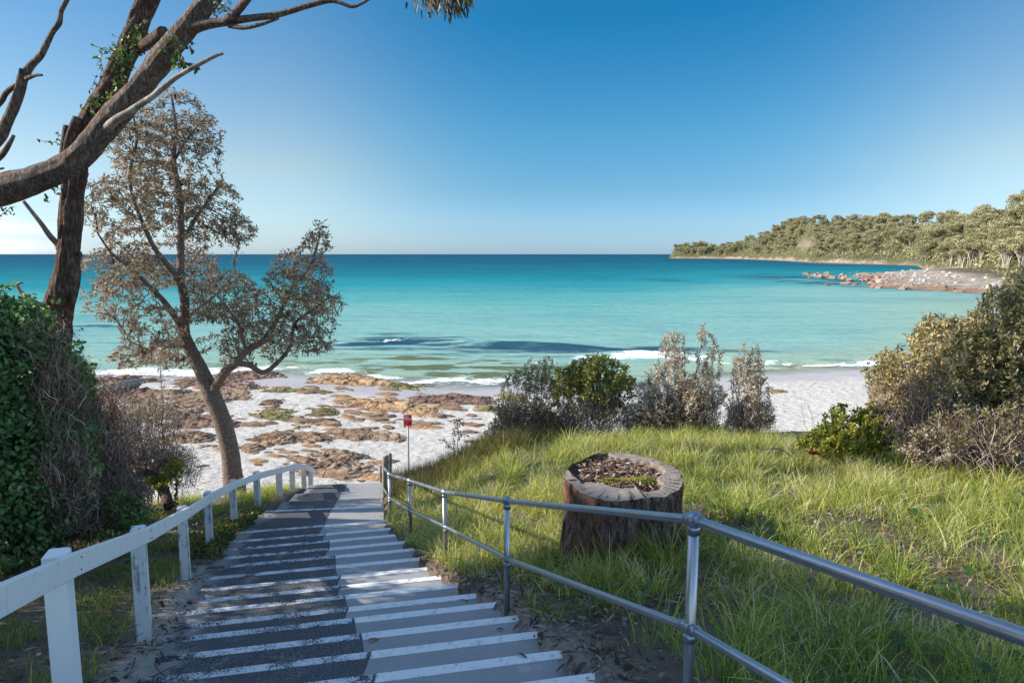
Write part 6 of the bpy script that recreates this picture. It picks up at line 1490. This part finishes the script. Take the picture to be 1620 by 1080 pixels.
# boulders
n = NT('boulder rock'); co = n.coord(); b = n.noise(co, 1.4, 6, .7); gp = n.n('NewGeometry'); zz = n.n('SeparateXYZ'); n.l(gp.outputs['Position'], zz.inputs[0])
oi = n.n('ObjectInfo'); cc = n.mix(oi.outputs['Random'], (.36, .29, .235), (.62, .57, .51)); cc = n.mix(n.step(b, .5, .65), cc, (.17, .12, .095))
tide = n.math('SUBTRACT', 1.0, n.step(n.math('ADD', zz.outputs[2], n.math('MULTIPLY', b, .8)), SEA + .8, SEA + 1.9)); cc = n.mix(n.math('MULTIPLY', tide, .8), cc, (.21, .105, .055))
BOULD = n.fin(cc, .9, n.bump(b, .8, .2), .2)
protos = []
for k in range(7):
    m = MB(); m.sphere((0, 0, 0), 1, 16, 10); v = m.v[0]; u = v / np.linalg.norm(v, axis=1)[:, None]
    q = fbm(u[:, 0] * 1.3 + k * 9, u[:, 1] * 1.3, u[:, 2] * 1.3, octaves=3, seed=170 + k); cut = np.ones(len(u))
    for _ in range(9):
        nrm = unit(1)[0]; h = RNG.uniform(.55, .85); dt = u @ nrm; cut = np.minimum(cut, np.where(dt > 1e-3, h / np.maximum(dt, 1e-3), 9))
    v[:] = u * (np.minimum(cut, 1.05) * (.8 + .4 * q))[:, None] * np.array([1, .85, .65]); protos.append(m.build('boulder', BOULD, None, smooth=False, link=False))
def boulder(x, y, z, s, label, group, k):
    o = protos[k % 7].copy(); COL.objects.link(o); o.location = (x, y, z); o.scale = (s * RNG.uniform(.8, 1.3), s * RNG.uniform(.8, 1.2), s * RNG.uniform(.7, 1.1)); o.rotation_euler = (RNG.normal(0, .2), RNG.normal(0, .2), RNG.uniform(0, 6.28)); tag(o, label, 'boulder', group)
cnt = 0
while cnt < 180:
    x, y = RNG.uniform(84, 190), RNG.uniform(126, 320); d = float(pdist(np.array([x]), np.array([y]))[0])
    if not (-3 < d < 22) or (y < 140 and x > 115): continue
    if y > 250 and RNG.uniform() < .5: continue
    z = float(spit(np.array([x]), np.array([y]))[0]); s = RNG.uniform(.35, 1.05) * (1.2 if d < 4 else .75)
    boulder(x, y, max(z, SEA - .1) + .1 * s, s, 'pale brown boulder among many heaped along the rocky spit', 'boulders along the rocky spit', cnt); cnt += 1
for j in range(34):
    t = RNG.uniform(0, 1); px = 1278 + 62 * t + RNG.normal(0, 5); py = 435 + 9 * t * RNG.uniform(.3, 1.2) + RNG.normal(0, 1.3)
    c = seapt(px, py); boulder(c[0], c[1], SEA + RNG.uniform(-.1, .4), RNG.uniform(.7, 1.7), 'rusty brown boulder in the cluster of rocks standing in the water off the spit', 'rocks standing in the water off the spit', j)
for j in range(26):
    px = RNG.uniform(1340, 1420); py = 433 + RNG.normal(0, 1.6) + (RNG.uniform() < .4) * 12 * RNG.uniform(.6, 1); c = seapt(px, py); boulder(c[0], c[1], SEA + RNG.uniform(-.2, .2), RNG.uniform(.5, 1.2), 'low brown boulder awash between the rock cluster and the spit', 'rocks awash beside the spit', j)
for px, py, s, lab in ((1308, 452, .75, 'lone small brown boulder in the dark water, leftmost of two off the spit'), (1338, 450, 1.3, 'larger lone brown boulder in the dark water off the spit'), (1343, 445, 1.2, 'brown boulder at the near edge of the rock cluster off the spit'), (1408, 436, 2.0, 'big grey boulder standing upright at the start of the pale spit')):
    c = seapt(px, py); boulder(c[0], c[1], SEA + .25 * s, s, lab, None, int(px))

# ------------------------------------------------------------------ far forest
F_LEAF = leaf_mat('eucalypt forest leaves', [(0, (0.088, 0.097, 0.046)), (.3, (0.197, 0.198, 0.091)), (.6, (0.346, 0.318, 0.166)), (.85, (0.520, 0.450, 0.271)), (1, (0.620, 0.560, 0.399))], .7, .2)  # leaf colours paled and greyed to stand in for distance haze
F_TRUNK = NT('pale gum bark'); _a = F_TRUNK.noise(F_TRUNK.coord(), 1.2, 4); F_TRUNK = F_TRUNK.fin(F_TRUNK.mix(_a, (.24, .19, .155), (.52, .47, .42)), .8)
def gum(kind, seed):
    rg = np.random.default_rng(seed); tr = MB(); cr = MB(); H = 11.0
    forks = []
    lean = rg.normal(0, .5, 2); hb = H * {'tall': .34, 'round': .22, 'flat': .55, 'paper': .5}[kind]
    q = spline(np.array([[0, 0, -1.2, .30], [lean[0] * .3, lean[1] * .3, hb * .55, .23], [lean[0], lean[1], hb, .19]]), .8); tr.tube(q[:, :3], q[:, 3], 7)
    nb = {'tall': 6, 'round': 7, 'flat': 6, 'paper': 6}[kind]
    if kind == 'paper':
        for j in range(4):
            b = np.array([rg.normal(0, .9), rg.normal(0, .6), -1]); e = b + [rg.normal(0, 1.2), rg.normal(0, .8), H * .75]; q2 = spline(np.array([[*b, .15], [*((b + e) / 2 + rg.normal(0, .35, 3)), .12], [*e, .06]]), 1.0); tr.tube(q2[:, :3], q2[:, 3], 5, cap=False)
    cl = []
    for j in range(nb):
        a = 2 * pi * j / nb + rg.normal(0, .4); sp = {'tall': 2.6, 'round': 3.0, 'flat': 4.0, 'paper': 2.8}[kind] * rg.uniform(.55, 1.15)
        e = q[-1, :3] + np.array([cos(a) * sp, sin(a) * sp, (H - hb) * rg.uniform(.35, .85)])
        q2 = spline(np.array([[*q[-1, :3], .14], [*((q[-1, :3] + e) / 2 + rg.normal(0, .35, 3)), .09], [*e, .04]]), .8); tr.tube(q2[:, :3], q2[:, 3], 5, cap=False)
        cl.append((e + [0, 0, .3], rg.uniform(1.2, 1.9)))
        for jj in range(2): cl.append((e + np.array([rg.normal(0, 1.1), rg.normal(0, 1.1), rg.normal(.1, .6)]), rg.uniform(.8, 1.4)))
    cl.append((q[-1, :3] + [0, 0, (H - hb) * .8], 1.7))
    if kind == 'tall':
        for j in range(8): a = rg.uniform(0, 6.28); cl.append((np.array([cos(a) * 1.9, sin(a) * 1.9, rg.uniform(2.4, 8.5)]), rg.uniform(.9, 1.5)))
    if kind == 'round':
        for j in range(9): a = rg.uniform(0, 6.28); cl.append((np.array([cos(a) * 2.6, sin(a) * 2.6, rg.uniform(1.6, 5)]), rg.uniform(1.1, 1.7)))
    for c, r in cl:
        k = int(150 * r); u = unit(k, rg); rad = r * np.array([1.1, 1.1, .62 if kind != 'round' else .8]); p = c + u * rad * (rg.uniform(.45, 1.0, k) ** .5)[:, None]
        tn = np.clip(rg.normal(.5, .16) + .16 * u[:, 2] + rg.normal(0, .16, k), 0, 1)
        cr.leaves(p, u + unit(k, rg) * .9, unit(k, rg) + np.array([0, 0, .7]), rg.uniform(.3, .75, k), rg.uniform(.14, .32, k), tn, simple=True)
    root = bpy.data.objects.new('gum_tree', None)
    t_ = tr.build('trunk', F_TRUNK, root, link=False); c_ = cr.build('crown', F_LEAF, root, link=False)
    return root, t_, c_
GUM = {k: [gum(k, 400 + 10 * i + j) for j in range(nn)] for i, (k, nn) in enumerate((('tall', 4), ('round', 4), ('flat', 3), ('paper', 3)))}
def plant(kind, x, y, z, s, label, group):
    src = GUM[kind][int(RNG.integers(len(GUM[kind])))]
    r = src[0].copy(); COL.objects.link(r); r.location = (x, y, z); r.scale = (s * RNG.uniform(.9, 1.15), s * RNG.uniform(.9, 1.15), s * RNG.uniform(.85, 1.2)); r.rotation_euler = (0, 0, RNG.uniform(0, 6.28)); tag(r, label, 'tree', group)
    for p in src[1:]:
        c = p.copy(); COL.objects.link(c); c.parent = r
def hz(x, y): return float(hill(np.array([x]), np.array([y]))[0])
def wood(n, k0, k1, d0, d1, kinds, s0, s1, label, group, power=1.0, minsep=.55):
    got = []; tries = 0
    while len(got) < n and tries < n * 30:
        tries += 1; k = RNG.uniform(k0, k1); D = d0 + (d1 - d0) * RNG.uniform() ** power * min(1, float(np.interp(k, EK, DR)) / 100 + .25); y = float(ys(k)) + D; x = k * y
        if cliff_at(k, D) > .4: continue
        s = RNG.uniform(s0, s1)
        if any(abs(x - a) + abs(y - b) * .6 < minsep * 7 * s for a, b in got): continue
        got.append((x, y)); z = max(hz(x, y), float(spit(np.array([x]), np.array([y]))[0]) if 70 < x < 290 and 106 < y < 332 else -99)
        plant(kinds[int(RNG.integers(len(kinds)))], x, y, z - .2, s, label, group)
def cliff_at(k, D): return max(np.exp(-((k - .43) / .012) ** 2 - ((D - 62) / 26) ** 2), .8 * np.exp(-((k - .452) / .008) ** 2 - ((D - 70) / 18) ** 2), .8 * np.exp(-((k - .415) / .008) ** 2 - ((D - 40) / 14) ** 2))
wood(40, .237, .345, 12, 70, ['round', 'round', 'tall'], .95, 1.35, 'dark green tree on the low far tip of the headland', 'trees on the far tip of the headland', .9)
wood(138, .335, .60, 14, 165, ['round', 'tall', 'tall', 'round', 'tall', 'flat'], .72, 1.25, 'olive green gum tree on the steep wooded slope of the headland', 'gum trees on the headland slope', .9, .42)
wood(42, .375, .66, 105, 190, ['flat', 'tall', 'tall', 'tall'], .65, 1.2, 'flat topped gum tree on the skyline of the headland', 'gum trees on the skyline ridge', 1)
wood(64, .598, .80, 14, 100, ['round', 'tall', 'tall'], .7, 1.15, 'yellow olive gum tree on the near wooded shore behind the rocky spit', 'gum trees on the near wooded shore', .9)
wood(14, .628, .80, 4, 16, ['paper'], .75, 1.0, 'slender pale trunked tree at the edge of the wooded shore above the spit', 'pale trunked trees above the spit', 1, .35)
for k, D, s, lab in ((.692, 70, 1.25, 'spreading flat crowned tree standing above the skyline right of the headland'), (.735, 46, 1.5, 'tall gum tree with layered crowns on the skyline beside the right edge'), (.76, 52, 1.45, 'tall gum tree cut by the right edge of the photo')):
    y = float(ys(k)) + D; plant('flat', k * y, y, hz(k * y, y), s, lab, None)
# conifer-like spires on the tip
for k, D, h_, lab in ((.326, 40, 17, 'dark pointed pine standing above the trees on the far tip'), (.283, 40, 13, 'smaller dark pointed pine nearer the end of the far tip')):
    y = float(ys(k)) + D; x = k * y; root = thing('pine_tree', lab, 'tree', (x, y, hz(x, y))); m = MB(); m.tube([[0, 0, -1], [0, 0, h_]], [.35, .05], 6); m.build('trunk', F_TRUNK, root); m = MB()
    for lv in np.linspace(2, h_, 12):
        r = 3.2 * (1 - lv / h_) + .3; kk = int(30 + 60 * r); a = RNG.uniform(0, 6.28, kk); rr = r * np.sqrt(RNG.uniform(0, 1, kk)); m.leaves(np.stack([rr * np.cos(a), rr * np.sin(a), lv + RNG.normal(0, .2, kk)], 1), np.stack([np.cos(a), np.sin(a), -.2 + 0 * a], 1), unit(kk) + np.array([0, 0, 1.]), .9, .4, RNG.uniform(0, .4, kk), simple=True)
    m.build('crown', F_LEAF, root)
# undergrowth between the trees
m = MB(); N = 90000
k = RNG.uniform(.232, 1.0, N); D = RNG.uniform(6, 190, N); y = ys(k) + D; x = k * y
cl = fbm(x * .09, y * .09, octaves=3, seed=181); clf = np.exp(-((k - .43) / .012) ** 2 - ((D - 62) / 26) ** 2) + np.exp(-((k - .452) / .008) ** 2 - ((D - 70) / 18) ** 2) + np.exp(-((k - .415) / .008) ** 2 - ((D - 40) / 14) ** 2)
ok = (clf < .45) & (D < np.interp(k, EK, DR) + 30) & (RNG.uniform(0, 1, N) < sst(5, 22, D) * (.35 + cl)); x, y, cl = x[ok], y[ok], cl[ok]; kk = len(x)
z = hill(x, y) + RNG.uniform(0, 2.6, kk) * (.4 + cl)
m.leaves(np.stack([x, y, z], 1), unit(kk) + np.array([0, 0, .5]), unit(kk) + np.array([0, -.4, .7]), RNG.uniform(.8, 1.9, kk), RNG.uniform(.5, 1.1, kk), np.clip(.15 + .6 * cl + RNG.normal(0, .14, kk), 0, 1), simple=True)
N = 5000; x = RNG.uniform(115, 290, N); y = RNG.uniform(125, 325, N); d = pdist(x, y); cl = fbm(x * .12, y * .12, octaves=3, seed=183); ok = (RNG.uniform(0, 1, N) < sst(20, 34, d) * sst(.4, .6, cl)); x, y, cl = x[ok], y[ok], cl[ok]; kk = len(x)
m.leaves(np.stack([x, y, spit(x, y) + RNG.uniform(0, 1.8, kk)], 1), unit(kk) + np.array([0, 0, .5]), unit(kk) + np.array([0, -.4, .7]), RNG.uniform(.5, 1.1, kk), RNG.uniform(.3, .6, kk), np.clip(.4 + .6 * (cl - .5) + RNG.normal(0, .15, kk), 0, 1), simple=True)
o = m.build('undergrowth', F_LEAF); tag(o, 'olive scrub filling the slopes between the headland trees', 'scrub', kind='stuff')
# white house among the trees of the tip
kx = .283; y = float(ys(kx)) + 34; x = kx * y; zb = hz(x, y); hs_ = thing('house', 'small white house peeping out between the trees on the far tip', 'house', (x, y, zb))
n = NT('white house wall'); HW = n.fin((.75, .74, .72), .8); n = NT('grey house roof'); HR = n.fin((.35, .35, .36), .6); n = NT('dark window glass'); HG = n.fin((.03, .04, .05), .15)
m = MB(); m.box((0, 0, 2.7), (8, 7, 7)); m.build('wall', HW, hs_, smooth=False)
m = MB(); v = [[-4.4, -4, 6.2], [4.4, -4, 6.2], [4.4, 4, 6.2], [-4.4, 4, 6.2], [-4.4, 0, 8.2], [4.4, 0, 8.2]]; m.add(v, [[0, 1, 5, 4], [3, 4, 5, 2]]); m.add(v, [[0, 4, 3], [1, 2, 5]]); m.build('roof', HR, hs_, smooth=False)
for wx in (-2.6, 0, 2.6):
    m = MB(); m.box((wx, -3.52, 4.6), (1.8, .06, 1.6)); m.build('window', HG, hs_, smooth=False)
# ------------------------------------------------------------------ trees outside the left edge that shade the steps
SHADE = [(-14, 0.6, .85, 'tall'), (-12.0, -4, 1.0, 'round'), (-13.6, 3.3, .78, 'tall')]
for i, (x, y, s, kd) in enumerate(SHADE):
    plant(kd, x, y, gz(x, y), s, 'gum tree standing outside the left edge whose shade falls on the steps', 'gum trees shading the steps')
